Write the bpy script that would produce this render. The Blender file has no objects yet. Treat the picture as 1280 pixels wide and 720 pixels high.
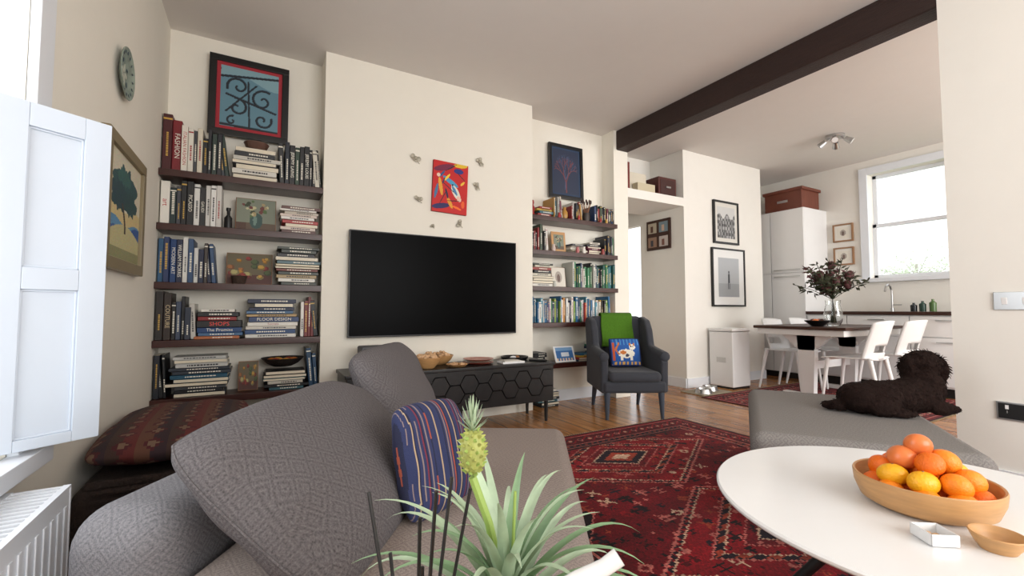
import bpy, bmesh, math, random
import numpy as np
from mathutils import Vector, Matrix, Euler
random.seed(7); np.random.seed(7)
R=math.radians
sc=bpy.context.scene

# ---------------------------------------------------------------- materials
def lin1(c): return c/12.92 if c<=0.04045 else ((c+0.055)/1.055)**2.4
def rgb(r,g,b): return (lin1(r/255),lin1(g/255),lin1(b/255),1.0)
def linarr(a):
    a=np.clip(a/255.0,0,1); return np.where(a<=0.04045,a/12.92,((a+0.055)/1.055)**2.4)
def newmat(name):
    m=bpy.data.materials.new(name); m.use_nodes=True
    nt=m.node_tree; return m,nt,nt.nodes['Principled BSDF']
def mat(name,col,rough=0.5,metal=0.0,bump=0.0,bscale=60,var=0.0,vscale=8,spec=None,trans=0,sheen=0,stretch=None,emis=None):
    m,nt,p=newmat(name)
    p.inputs['Base Color'].default_value=col
    p.inputs['Roughness'].default_value=rough
    p.inputs['Metallic'].default_value=metal
    if trans: p.inputs['Transmission Weight'].default_value=trans
    if sheen: p.inputs['Sheen Weight'].default_value=sheen
    if spec is not None: p.inputs['Specular IOR Level'].default_value=spec
    tc=nt.nodes.new('ShaderNodeTexCoord')
    src=tc.outputs['Object']
    if stretch:
        mp=nt.nodes.new('ShaderNodeMapping'); mp.inputs['Scale'].default_value=stretch
        nt.links.new(src,mp.inputs['Vector']); src=mp.outputs['Vector']
    n=nt.nodes.new('ShaderNodeTexNoise'); n.inputs['Scale'].default_value=vscale; n.inputs['Detail'].default_value=5
    nt.links.new(src,n.inputs['Vector'])
    mx=nt.nodes.new('ShaderNodeMix'); mx.data_type='RGBA'
    v=max(var,0.02)
    mx.inputs['A'].default_value=tuple(c*(1-v) for c in col[:3])+(1,)
    mx.inputs['B'].default_value=tuple(min(1,c*(1+v)) for c in col[:3])+(1,)
    nt.links.new(n.outputs['Fac'],mx.inputs['Factor'])
    nt.links.new(mx.outputs['Result'],p.inputs['Base Color'])
    if bump:
        n2=nt.nodes.new('ShaderNodeTexNoise'); n2.inputs['Scale'].default_value=bscale; n2.inputs['Detail'].default_value=4
        nt.links.new(src,n2.inputs['Vector'])
        b=nt.nodes.new('ShaderNodeBump'); b.inputs['Strength'].default_value=bump; b.inputs['Distance'].default_value=0.01
        nt.links.new(n2.outputs['Fac'],b.inputs['Height']); nt.links.new(b.outputs['Normal'],p.inputs['Normal'])
    return m
def vcmat(name,rough=0.6,bump=0.0,bscale=300,metal=0,sheen=0):
    m,nt,p=newmat(name)
    a=nt.nodes.new('ShaderNodeAttribute'); a.attribute_name='Col'
    nt.links.new(a.outputs['Color'],p.inputs['Base Color'])
    p.inputs['Roughness'].default_value=rough; p.inputs['Metallic'].default_value=metal
    if sheen: p.inputs['Sheen Weight'].default_value=sheen
    if bump:
        tc=nt.nodes.new('ShaderNodeTexCoord')
        n2=nt.nodes.new('ShaderNodeTexNoise'); n2.inputs['Scale'].default_value=bscale
        nt.links.new(tc.outputs['Object'],n2.inputs['Vector'])
        b=nt.nodes.new('ShaderNodeBump'); b.inputs['Strength'].default_value=bump; b.inputs['Distance'].default_value=0.004
        nt.links.new(n2.outputs['Fac'],b.inputs['Height']); nt.links.new(b.outputs['Normal'],p.inputs['Normal'])
    return m
def weave(name,c1,c2,s=18.0,rings=4.0,rough=0.92,pat=.2):
    """fine concentric-diamond jacquard, in UV metres"""
    m,nt,p=newmat(name); N=nt.nodes; L=nt.links
    uv=N.new('ShaderNodeUVMap'); uv.uv_map='UVMap'
    sx=N.new('ShaderNodeSeparateXYZ'); L.new(uv.outputs['UV'],sx.inputs[0])
    def mth(op,a,b=None):
        n=N.new('ShaderNodeMath'); n.operation=op
        for i,x in enumerate((a,b)):
            if x is None: continue
            if isinstance(x,(int,float)): n.inputs[i].default_value=x
            else: L.new(x,n.inputs[i])
        return n.outputs[0]
    px=mth('PINGPONG',mth('MULTIPLY',sx.outputs[0],s*1.0),0.5)
    py=mth('PINGPONG',mth('MULTIPLY',sx.outputs[1],s*1.0),0.5)
    d=mth('ADD',px,py)
    w=mth('PINGPONG',mth('MULTIPLY',d,rings),0.5)
    w=mth('MULTIPLY',w,2.0)
    nz=N.new('ShaderNodeTexNoise'); nz.inputs['Scale'].default_value=300; nz.inputs['Detail'].default_value=4; L.new(uv.outputs['UV'],nz.inputs['Vector'])
    f=mth('ADD',mth('MULTIPLY',w,pat),mth('MULTIPLY',nz.outputs['Fac'],0.95))
    cr=N.new('ShaderNodeValToRGB'); L.new(f,cr.inputs[0])
    cr.color_ramp.elements[0].position=0.25; cr.color_ramp.elements[0].color=c1
    cr.color_ramp.elements[1].position=0.95; cr.color_ramp.elements[1].color=c2
    L.new(cr.outputs[0],p.inputs['Base Color']); p.inputs['Roughness'].default_value=rough
    p.inputs['Specular IOR Level'].default_value=0.2
    b=N.new('ShaderNodeBump'); b.inputs['Strength'].default_value=0.4; b.inputs['Distance'].default_value=0.003
    L.new(f,b.inputs['Height']); L.new(b.outputs['Normal'],p.inputs['Normal'])
    return m

M_wall=mat('plaster_cream',rgb(233,228,216),0.9,bump=0.05,bscale=40)
M_wallw=mat('plaster_white',rgb(234,231,224),0.9,bump=0.05,bscale=40)
M_ceil=mat('ceiling_paint',rgb(222,217,212),0.95,bump=0.03,bscale=30)
M_white=mat('white_gloss_paint',rgb(230,234,240),0.35)
M_shut=mat('shutter_eggshell_paint',rgb(202,211,223),0.45)
M_lac=mat('white_lacquer',rgb(234,234,234),0.2)
M_plast=mat('white_plastic',rgb(234,234,234),0.3)
M_shelf=mat('mahogany',rgb(58,24,17),0.35,var=0.35,vscale=6,stretch=(1,12,12))
M_beam=mat('dark_beam_wood',rgb(42,23,18),0.6,bump=0.7,bscale=14,var=0.5,vscale=5,stretch=(10,1,10))
M_black=mat('black_satin',rgb(18,18,19),0.4)
M_blackgl=mat('black_screen',rgb(2,2,3),0.3,spec=0.04)
M_blackwood=mat('black_lacquer_wood',rgb(18,16,16),0.4,bump=0.15,bscale=30)
M_char=mat('charcoal_linen',rgb(52,54,61),0.9,bump=0.4,bscale=350,var=0.15,vscale=200,sheen=0.1)
M_charleg=mat('slate_painted_wood',rgb(60,68,80),0.5)
M_green=mat('green_wool',rgb(72,116,18),0.95,bump=0.8,bscale=180,var=0.3,vscale=90)
M_oak=mat('turned_oak',rgb(192,146,96),0.45,var=0.25,vscale=9,stretch=(2,2,14))
M_wood=mat('mid_wood',rgb(140,92,55),0.5,var=0.3,vscale=8,stretch=(2,2,12))
M_dkwood=mat('dark_walnut',rgb(60,32,22),0.4,var=0.3,vscale=8,stretch=(2,10,2))
M_steel=mat('brushed_steel',rgb(190,190,190),0.3,metal=1.0)
M_pewter=mat('pewter',rgb(178,172,156),0.4,metal=0.4,bump=0.5,bscale=80)
M_sofa=weave('sofa_jacquard_grey',rgb(62,58,60),rgb(120,115,116))
M_sofal=weave('sofa_jacquard_taupe',rgb(106,95,91),rgb(168,155,147))
M_sofab=weave('sofa_base_jacquard',rgb(84,83,87),rgb(146,144,147))
M_otto=weave('ottoman_jacquard',rgb(96,93,92),rgb(158,153,149))
M_vc=vcmat('painted_vertex_colour',0.55)
M_cover=vcmat('book_cover',0.45)
M_pile=vcmat('wool_pile',0.97,bump=0.7,bscale=220)
M_cloth=vcmat('printed_cloth',0.9,bump=0.4,bscale=400)
M_ceram=mat('glazed_ceramic',rgb(230,230,230),0.2)
M_glass=mat('clear_glass',(0.95,0.97,0.97,1),0.03,trans=1.0)
M_orange=mat('orange_peel',rgb(238,112,16),0.42,bump=0.35,bscale=260,var=0.1)
M_lemon=mat('lemon_peel',rgb(240,174,26),0.4,bump=0.25,bscale=200,var=0.1)
M_apple=mat('apple_skin',rgb(216,116,60),0.3,var=0.5,vscale=16)
M_mandarin=mat('satsuma_peel',rgb(244,138,24),0.4,bump=0.3,bscale=240,var=0.12)
M_leaf=mat('bromeliad_leaf',rgb(126,156,118),0.5,var=0.35,vscale=30)
M_leafd=mat('dried_dark_leaf',rgb(58,62,40),0.7,var=0.4,vscale=20)
M_leafp=mat('dried_plum_leaf',rgb(84,46,48),0.7,var=0.4,vscale=20)
M_fruitp=mat('young_pineapple',rgb(160,165,90),0.6,var=0.5,vscale=60)
M_stemg=mat('green_stem',rgb(150,175,90),0.5)
M_fur=mat('dark_curly_fur',rgb(34,23,20),0.9,bump=1.0,bscale=110,var=0.6,vscale=45,spec=.12)
M_nose=mat('dog_nose',rgb(12,10,10),0.3)
M_ffl=mat('overexposed_foliage',rgb(212,222,200),0.9,var=0.1,vscale=5)  # leaf colour lightened to look overexposed through the window

# floor boards
def floor_mat():
    m,nt,p=newmat('floorboards'); N=nt.nodes; L=nt.links
    tc=N.new('ShaderNodeTexCoord'); mp=N.new('ShaderNodeMapping'); mp.inputs['Rotation'].default_value=(0,0,R(90))
    L.new(tc.outputs['Object'],mp.inputs['Vector'])
    br=N.new('ShaderNodeTexBrick'); br.offset=0.37; br.inputs['Scale'].default_value=1.0
    br.inputs['Brick Width'].default_value=1.9; br.inputs['Row Height'].default_value=0.17
    br.inputs['Mortar Size'].default_value=0.004; br.inputs['Mortar Smooth'].default_value=0.2
    br.inputs['Color1'].default_value=rgb(196,142,88); br.inputs['Color2'].default_value=rgb(148,96,54); br.inputs['Mortar'].default_value=rgb(50,30,16)
    L.new(mp.outputs[0],br.inputs['Vector'])
    mp2=N.new('ShaderNodeMapping'); mp2.inputs['Scale'].default_value=(9,0.9,1); L.new(tc.outputs['Object'],mp2.inputs['Vector'])
    n=N.new('ShaderNodeTexNoise'); n.inputs['Scale'].default_value=3; n.inputs['Detail'].default_value=8; L.new(mp2.outputs[0],n.inputs['Vector'])
    cr=N.new('ShaderNodeValToRGB'); L.new(n.outputs['Fac'],cr.inputs[0])
    cr.color_ramp.elements[0].position=0.3; cr.color_ramp.elements[0].color=(0.45,0.4,0.36,1)
    cr.color_ramp.elements[1].position=0.7; cr.color_ramp.elements[1].color=(1.15,1.1,1.05,1)
    mx=N.new('ShaderNodeMix'); mx.data_type='RGBA'; mx.blend_type='MULTIPLY'; mx.inputs['Factor'].default_value=0.8
    L.new(br.outputs['Color'],mx.inputs['A']); L.new(cr.outputs[0],mx.inputs['B']); L.new(mx.outputs['Result'],p.inputs['Base Color'])
    p.inputs['Roughness'].default_value=0.25
    b=N.new('ShaderNodeBump'); b.inputs['Strength'].default_value=0.3; b.inputs['Distance'].default_value=0.004; b.invert=True
    L.new(br.outputs['Fac'],b.inputs['Height']); L.new(b.outputs['Normal'],p.inputs['Normal'])
    return m
M_floor=floor_mat()

# ---------------------------------------------------------------- mesh builder
class B:
    def __init__(s,name,loc=(0,0,0),rz=0.0):
        s.name=name; s.loc=loc; s.rz=rz; s.v=[]; s.f=[]; s.m=[]; s.s=[]; s.c=[]; s.mats=[]
    def mi(s,m):
        if m not in s.mats: s.mats.append(m)
        return s.mats.index(m)
    def raw(s,vs,fs,m,M=None,smooth=False,col=(1,1,1,1)):
        o=len(s.v); k=s.mi(m)
        for v in vs:
            v=Vector(v)
            if M is not None: v=M@v
            s.v.append(tuple(v))
        for i,f in enumerate(fs):
            s.f.append([o+a for a in f]); s.m.append(k); s.s.append(smooth)
            s.c.append(col[i] if isinstance(col,list) else col)
    def bm(s,bm,m,M=None,smooth=False,col=(1,1,1,1)):
        bm.verts.index_update()
        s.raw([v.co.copy() for v in bm.verts],[[v.index for v in f.verts] for f in bm.faces],m,M,smooth,col)
        bm.free()
    def box(s,c,size,m,rot=(0,0,0),bev=0,seg=2,col=(1,1,1,1),M=None):
        b=bmesh.new(); bmesh.ops.create_cube(b,size=1.0)
        for v in b.verts: v.co=Vector((v.co.x*size[0],v.co.y*size[1],v.co.z*size[2]))
        if bev: bmesh.ops.bevel(b,geom=b.edges[:],offset=min(bev,min(size)*0.49),segments=seg,profile=0.5,affect='EDGES')
        T=Matrix.Translation(c)@Euler(rot).to_matrix().to_4x4()
        if M is not None: T=M@T
        s.bm(b,m,T,bool(bev),col)
    def b2(s,lo,hi,m,bev=0,seg=2,col=(1,1,1,1),M=None):
        s.box([(a+b)/2 for a,b in zip(lo,hi)],[b-a for a,b in zip(lo,hi)],m,bev=bev,seg=seg,col=col,M=M)
    def cyl(s,p0,p1,r0,r1,m,seg=20,col=(1,1,1,1),M=None):
        p0=Vector(p0);p1=Vector(p1);d=p1-p0
        b=bmesh.new(); bmesh.ops.create_cone(b,cap_ends=True,segments=seg,radius1=r0,radius2=max(r1,1e-4),depth=d.length)
        T=Matrix.Translation((p0+p1)/2)@d.to_track_quat('Z','Y').to_matrix().to_4x4()
        if M is not None: T=M@T
        s.bm(b,m,T,True,col)
    def sph(s,c,r,m,rot=(0,0,0),seg=20,col=(1,1,1,1),M=None):
        if isinstance(r,(int,float)): r=(r,r,r)
        b=bmesh.new(); bmesh.ops.create_uvsphere(b,u_segments=seg,v_segments=max(6,seg*2//3),radius=1)
        T=Matrix.Translation(c)@Euler(rot).to_matrix().to_4x4()@Matrix.Diagonal((r[0],r[1],r[2],1))
        if M is not None: T=M@T
        s.bm(b,m,T,True,col)
    def lathe(s,prof,m,c=(0,0,0),seg=32,col=(1,1,1,1),M=None):
        vs=[];fs=[];n=len(prof)
        for j in range(seg):
            a=2*math.pi*j/seg
            for r,z in prof: vs.append((c[0]+r*math.cos(a),c[1]+r*math.sin(a),c[2]+z))
        for j in range(seg):
            k=(j+1)%seg
            for i in range(n-1): fs.append([j*n+i,k*n+i,k*n+i+1,j*n+i+1])
        s.raw(vs,fs,m,M,True,col)
    def tube(s,pts,rad,m,seg=8,col=(1,1,1,1),M=None):
        pts=[Vector(p) for p in pts]; n=len(pts)
        if isinstance(rad,(int,float)): rad=[rad]*n
        vs=[];fs=[];up=Vector((0.13,0.27,1)).normalized()
        for i,p in enumerate(pts):
            t=(pts[min(i+1,n-1)]-pts[max(i-1,0)]).normalized()
            x=up.cross(t)
            if x.length<1e-3: x=Vector((1,0,0)).cross(t)
            x.normalize(); y=t.cross(x)
            for j in range(seg):
                a=2*math.pi*j/seg; vs.append(p+(x*math.cos(a)+y*math.sin(a))*rad[i])
        for i in range(n-1):
            for j in range(seg):
                k=(j+1)%seg; fs.append([i*seg+j,i*seg+k,(i+1)*seg+k,(i+1)*seg+j])
        fs.append(list(range(seg))[::-1]); fs.append([(n-1)*seg+j for j in range(seg)])
        s.raw(vs,fs,m,M,True,col)
    def grid(s,fn,nu,nv,m,M=None,smooth=True,col=(1,1,1,1)):
        vs=[fn(i/nu,j/nv) for j in range(nv+1) for i in range(nu+1)]
        w=nu+1; fs=[[j*w+i,j*w+i+1,(j+1)*w+i+1,(j+1)*w+i] for j in range(nv) for i in range(nu)]
        s.raw(vs,fs,m,M,smooth,col)
    def panel(s,w,h,nx,ny,fn,m,M=None,z=0.0):
        U,V=np.meshgrid((np.arange(nx)+.5)/nx,(np.arange(ny)+.5)/ny)
        C=linarr(np.asarray(fn(U,V),dtype=float).reshape(-1,3))
        cols=[(float(a),float(b_),float(c_),1.0) for a,b_,c_ in C]
        vs=[((i/nx-.5)*w,(j/ny-.5)*h,z) for j in range(ny+1) for i in range(nx+1)]
        q=nx+1; fs=[[j*q+i,j*q+i+1,(j+1)*q+i+1,(j+1)*q+i] for j in range(ny) for i in range(nx)]
        s.raw(vs,fs,m,M,False,cols)
    def pillow(s,w,h,t,m,M,n=28,fn=None,piping=None,rc=.12):
        """two sided soft cushion in local XY, thickness Z"""
        def P(u,v,sg):
            k=max(0,(1-abs(u)**3.0)*(1-abs(v)**3.0))**0.5
            rr=1-rc*(abs(u*v)**3)
            x=u*w/2*rr*(1-.02*(1-v*v)*abs(u)); y=v*h/2*rr*(1-.03*(1-u*u)*abs(v))
            wr=(math.sin(u*7+v*4)+math.sin(v*9-u*3))*.006*(1-k)*k*4*(t/.2)
            return (x,y,sg*(t/2*k)+wr*.6)
        for sg in (1,-1):
            vs=[];cols=[]
            for j in range(n+1):
                for i in range(n+1):
                    u=-math.cos(math.pi*i/n); v=-math.cos(math.pi*j/n)
                    vs.append(P(u,v,sg))
            q=n+1;fs=[]
            for j in range(n):
                for i in range(n):
                    f=[j*q+i,j*q+i+1,(j+1)*q+i+1,(j+1)*q+i]
                    fs.append(f if sg>0 else f[::-1])
                    if fn is not None:
                        a=(vs[f[0]][0]+vs[f[2]][0])/2/w+.5; b=(vs[f[0]][1]+vs[f[2]][1])/2/h+.5
                        c=linarr(np.array(fn(a,b),dtype=float)); cols.append((c[0],c[1],c[2],1.0))
            s.raw(vs,fs,m,M,True,cols if fn is not None else (1,1,1,1))
        if piping:
            pts=[]; N=24
            for e in range(4):
                for i in range(N):
                    q=-1+2*i/N
                    u,v=((q,-1),(1,q),(-q,1),(-1,-q))[e]; pts.append(P(u,v,1))
            pts.append(pts[0]); s.tube(pts,.0035,piping,seg=6,M=M)
    def prism(s,poly,x0,x1,m,bev=0,seg=3,M=None):
        """poly in (y,z) extruded along x"""
        b=bmesh.new()
        A=[b.verts.new((x0,y,z)) for y,z in poly]; C=[b.verts.new((x1,y,z)) for y,z in poly]
        n=len(poly)
        b.faces.new(A); b.faces.new(C[::-1])
        for i in range(n): b.faces.new([A[(i+1)%n],A[i],C[i],C[(i+1)%n]])
        bmesh.ops.recalc_face_normals(b,faces=b.faces[:])
        if bev: bmesh.ops.bevel(b,geom=b.edges[:],offset=bev,segments=seg,profile=0.5,affect='EDGES')
        s.bm(b,m,M,bool(bev))
    def text(s,string,size,m,M,col=(1,1,1,1)):
        cu=bpy.data.curves.new('t','FONT'); cu.body=string; cu.size=size; cu.align_x='CENTER'; cu.align_y='CENTER'; cu.resolution_u=2
        ob=bpy.data.objects.new('t',cu); sc.collection.objects.link(ob)
        dg=bpy.context.evaluated_depsgraph_get(); me=bpy.data.meshes.new_from_object(ob.evaluated_get(dg))
        s.raw([v.co.copy() for v in me.vertices],[list(p.vertices) for p in me.polygons],m,M,False,col)
        bpy.data.objects.remove(ob); bpy.data.meshes.remove(me)
    def done(s,weight=True,parent=None):
        me=bpy.data.meshes.new(s.name); me.from_pydata(s.v,[],s.f)
        for m in s.mats: me.materials.append(m)
        me.polygons.foreach_set('material_index',s.m); me.polygons.foreach_set('use_smooth',s.s)
        ln=np.array([len(f) for f in s.f]); 
        att=me.color_attributes.new('Col','FLOAT_COLOR','CORNER')
        att.data.foreach_set('color',np.repeat(np.array(s.c,dtype=np.float32),ln,axis=0).ravel())
        me.update()
        nrm=np.zeros(len(s.f)*3,dtype=np.float32); me.polygons.foreach_get('normal',nrm); nrm=np.abs(nrm.reshape(-1,3))
        ax=np.repeat(nrm.argmax(axis=1),ln)
        li=np.zeros(ln.sum(),dtype=np.int32); me.loops.foreach_get('vertex_index',li)
        co=np.array(s.v,dtype=np.float32)[li]
        uv=np.where((ax==0)[:,None],co[:,[1,2]],np.where((ax==1)[:,None],co[:,[0,2]],co[:,[0,1]]))
        l=me.uv_layers.new(name='UVMap'); l.data.foreach_set('uv',uv.astype(np.float32).ravel())
        try: me.set_sharp_from_angle(angle=R(42))
        except Exception: pass
        me.validate()
        ob=bpy.data.objects.new(s.name,me); sc.collection.objects.link(ob)
        ob.location=s.loc; ob.rotation_euler=(0,0,s.rz)
        if weight and any(s.s) and len(s.f)<60000:
            w=ob.modifiers.new('wn','WEIGHTED_NORMAL'); w.keep_sharp=True
        return ob

def FM(c,facing,tilt=0.0,roll=0.0):
    ex,ez={'-y':((1,0,0),(0,-1,0)),'-x':((0,-1,0),(-1,0,0)),'+x':((0,1,0),(1,0,0)),'+y':((-1,0,0),(0,1,0))}[facing]
    ex=Vector(ex);ez=Vector(ez);ey=Vector((0,0,1))
    m=Matrix((ex,ey,ez)).transposed().to_4x4()
    return Matrix.Translation(c)@m@Matrix.Rotation(-tilt,4,'X')@Matrix.Rotation(roll,4,'Z')

# ---------------------------------------------------------------- room shell
CZ=2.85
def wallobj(name,boxes,m=M_wall):
    b=B(name)
    for lo,hi in boxes: b.b2(lo,hi,m)
    return b.done()
b=B('floor'); b.b2((-0.8,-2.2,-0.1),(7.1,6.2,0),M_floor); b.done()
b=B('ceiling'); b.b2((-0.8,-2.2,CZ),(7.1,6.2,CZ+0.1),M_ceil); b.done()
WY0,WY1,WZ0,WZ1=0.55,1.71,0.53,2.55
wallobj('wall_left',[((-0.78,-2.0,0),(-0.58,WY0,CZ)),((-0.78,WY1,0),(-0.58,3.94,CZ)),((-0.78,WY0,0),(-0.58,WY1,WZ0)),((-0.78,WY0,WZ1),(-0.58,WY1,CZ))])
wallobj('wall_chimney_breast',[((0.385,3.5,0),(2.2,3.94,CZ))])
wallobj('wall_alcove_left',[((-0.58,3.74,0),(0.39,3.94,CZ))])
wallobj('wall_alcove_right',[((2.2,3.74,0),(3.26,3.94,CZ))])
wallobj('wall_partition',[((3.26,3.55,0),(3.46,6.0,CZ))])
wallobj('wall_niche',[((3.46,3.58,2.16),(4.39,4.1,2.26)),((3.46,4.1,2.16),(4.39,4.2,CZ))],M_wallw)
wallobj('wall_hall',[((4.39,3.58,0),(5.95,4.28,CZ)),((5.95,4.1,0),(7.0,4.28,CZ)),((3.46,5.4,0),(4.6,5.5,CZ)),((4.39,4.28,2.05),(4.49,5.4,CZ)),((4.39,5.1,0),(4.49,5.4,2.05))],M_wallw)
# kitchen window wall
KX=6.8; ky0,ky1,kz0,kz1=1.75,2.68,1.32,2.66
wallobj('wall_kitchen',[((KX,-2,0),(KX+0.2,ky0,CZ)),((KX,ky1,0),(KX+0.2,4.1,CZ)),((KX,ky0,0),(KX+0.2,ky1,kz0)),((KX,ky0,kz1),(KX+0.2,ky1,CZ))],M_wallw)
wallobj('wall_right',[((3.3,-2.0,0),(3.47,0.94,CZ))],M_wallw)
# unseen wall behind the camera, big openings added to let daylight in
wallobj('wall_back',[((-0.58,-2.2,0),(7.0,-2.0,0.55)),((-0.58,-2.2,2.6),(7.0,-2.0,CZ)),((-0.58,-2.2,0.55),(0.1,-2.0,2.6)),((2.9,-2.2,0.55),(3.9,-2.0,2.6)),((6.4,-2.2,0.55),(7.0,-2.0,2.6))])
b=B('ceiling_beam'); 
b.box((3.385,2.26,CZ-0.105),(0.17,2.64,0.21),M_beam,bev=0.012); b.done()
b=B('baseboard_kitchen'); b.b2((4.39,3.565,0),(5.95,3.58,0.11),M_white); b.done()
b=B('baseboard_alcove'); b.b2((2.2,3.725,0),(3.26,3.74,0.11),M_white); b.done()
b=B('baseboard_right'); b.b2((3.285,-2,0),(3.3,0.94,0.11),M_white); b.done()
b=B('baseboard_hall'); b.b2((4.375,3.58,0),(4.39,4.28,0.11),M_white); b.done()

# windows
def sash_window(name,axis_x,y0,y1,z0,z1,inward,mid=None,cas=0.09):
    b=B(name); X=axis_x
    s=inward
    def bb(ya,yb,za,zb,d0,d1): b.b2((min(X+s*d0,X+s*d1),ya,za),(max(X+s*d0,X+s*d1),yb,zb),M_white,bev=0.004)
    bb(y0-cas,y0,z0-0.02,z1+cas,0.001,0.025); bb(y1,y1+cas,z0-0.02,z1+cas,0.001,0.025); bb(y0,y1,z1,z1+cas,0.001,0.025)
    bb(y0-cas-0.02,y1+cas+0.02,z0-0.05,z0,0.001,0.06)
    zm=mid if mid else (z0+z1)/2
    for (za,zb,d) in ((z0,zm+0.02,-0.09),(zm-0.02,z1,-0.13)):
        bb(y0,y0+0.045,za,zb,d,d-0.04); bb(y1-0.045,y1,za,zb,d,d-0.04)
        bb(y0,y1,za,za+0.045,d,d-0.04); bb(y0,y1,zb-0.045,zb,d,d-0.04)
    return b.done()
sash_window('window_1',-0.58,WY0,WY1,WZ0,WZ1,1,cas=0.1)
sash_window('window_2',KX,ky0,ky1,kz0,kz1,-1,mid=2.0)

# shutter (folded out from the window reveal)
b=B('window_shutter',(-0.632,1.632,0),math.atan2(0.112,0.155))
def shutter(b,w,z0,z1):
    sl,sr=.085,.062; m=M_shut
    b.b2((0,-0.014,z0),(sl,0.014,z1),m,bev=0.002); b.b2((w-sr,-0.014,z0),(w,0.014,z1),m,bev=0.002)
    zz=[z0,z0+0.03,z0+0.43,z0+0.49,z1-0.065,z1]
    for a,c in ((0,1),(2,3),(4,5)): b.b2((sl,-0.014,zz[a]),(w-sr,0.014,zz[c]),m,bev=0.002)
    for a,c in ((1,2),(3,4)):
        b.b2((sl,-0.003,zz[a]),(w-sr,0.003,zz[c]),m)
        for s_ in (-1,1):
            lo,hi=min(s_*.003,s_*.008),max(s_*.003,s_*.008)
            b.b2((sl,lo,zz[a]),(sl+.006,hi,zz[c]),m,bev=.002); b.b2((w-sr-.006,lo,zz[a]),(w-sr,hi,zz[c]),m,bev=.002)
            b.b2((sl,lo,zz[a]),(w-sr,hi,zz[a]+.006),m,bev=.002); b.b2((sl,lo,zz[c]-.006),(w-sr,hi,zz[c]),m,bev=.002)
    for z in (z0+.15,z1-.15): b.cyl((0,-.016,z-.03),(0,-.016,z+.03),.005,.005,M_steel,seg=10)
shutter(b,0.265,0.545,1.485); b.done()

# radiator
b=B('radiator')
b.b2((-0.535,0.5,0.1),(-0.525,1.6,0.46),M_white,bev=0.003); b.b2((-0.43,0.5,0.1),(-0.42,1.6,0.46),M_white,bev=0.003)
for e in (0.5,1.6): b.b2((-0.54,e-0.004,0.1),(-0.418,e+0.004,0.462),M_white,bev=0.002)
for i in range(44): b.b2((-0.53,0.515+i*0.025,0.455),(-0.428,0.525+i*0.025,0.463),M_white)
b.b2((-0.54,0.5,0.458),(-0.525,1.6,0.465),M_white); b.b2((-0.433,0.5,0.458),(-0.418,1.6,0.465),M_white)
for i in range(26): b.b2((-0.42,0.53+i*0.041,0.14),(-0.416,0.548+i*0.041,0.42),M_white,bev=0.002)
for y in (0.62,1.48): b.cyl((-0.48,y,0),(-0.48,y,0.12),0.01,0.01,M_steel); b.b2((-0.578,y-0.02,0.2),(-0.53,y+0.02,0.4),M_white)
b.done()

# ---------------------------------------------------------------- pictures
def picture(name,c,facing,w,h,fw,fcol,fn,nx,ny,depth=0.03,tilt=0,mcol=None,mw=0,frough=0.4):
    b=B(name); M=FM(c,facing,tilt); fm=mat(name+'_frame',fcol,frough,var=0.1)
    for cx,cy,sx,sy in ((0,h/2-fw/2,w,fw),(0,-h/2+fw/2,w,fw),(-w/2+fw/2,0,fw,h-2*fw),(w/2-fw/2,0,fw,h-2*fw)):
        b.box((cx,cy,depth/2),(sx,sy,depth),fm,bev=0.003,M=M)
    b.box((0,0,depth*0.25),(w-fw,h-fw,depth*0.5),M_black,M=M)
    if mcol:
        b.box((0,0,depth*0.5+0.001),(w-2*fw+.002,h-2*fw+.002,0.002),mat(name+'_mat',mcol,0.8),M=M)
    b.panel(w-2*fw-2*mw,h-2*fw-2*mw,nx,ny,fn,M_vc,M,z=depth*0.5+0.003)
    return b.done()
def art_scroll(U,V):
    A=np.zeros(U.shape+(3,)); A[:]=(92,130,146)
    X=U*1.0; Y=V*1.2
    A[(Y>.95+.1*np.sin(X*5))]=(124,158,168)
    m=np.zeros(U.shape,bool)
    def spiral(cx,cy,r0,turns,a0,dirn,t):
        nonlocal m
        for k in range(int(turns*60)):
            q=k/(turns*60); a=math.radians(a0)+dirn*q*turns*2*math.pi; r=r0*(1-q*.85)
            m|=np.hypot(X-cx-r*math.cos(a),Y-cy-r*math.sin(a))<t*(1.1-.3*q)
    spiral(.3,.82,.2,1.1,200,-1,.02); spiral(.72,.62,.22,1.2,60,1,.02); spiral(.28,.4,.19,1.1,100,-1,.02); spiral(.72,.22,.17,1.1,20,-1,.02); spiral(.2,.12,.1,.9,80,1,.016)
    def seg(x0,y0,x1,y1,t):
        nonlocal m
        dx,dy=x1-x0,y1-y0; q=np.clip(((X-x0)*dx+(Y-y0)*dy)/(dx*dx+dy*dy),0,1)
        m|=np.hypot(X-x0-q*dx,Y-y0-q*dy)<t
    seg(0,.98,1,1.12,.02); seg(0,.03,1,.01,.02); seg(.1,.64,.95,.40,.018); seg(.5,0,.46,.95,.014); seg(.1,.3,.6,.9,.016)
    A[m]=(18,26,36)
    m2=np.roll(m,(1,1),(0,1))&~m; A[m2]=(60,90,108)
    return A
picture('framed_scroll_print',(-0.1,3.705,2.44),'-y',0.5,0.58,0.045,rgb(14,12,13),art_scroll,100,116,tilt=0.03,mcol=rgb(158,44,54),mw=0.024)
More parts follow.
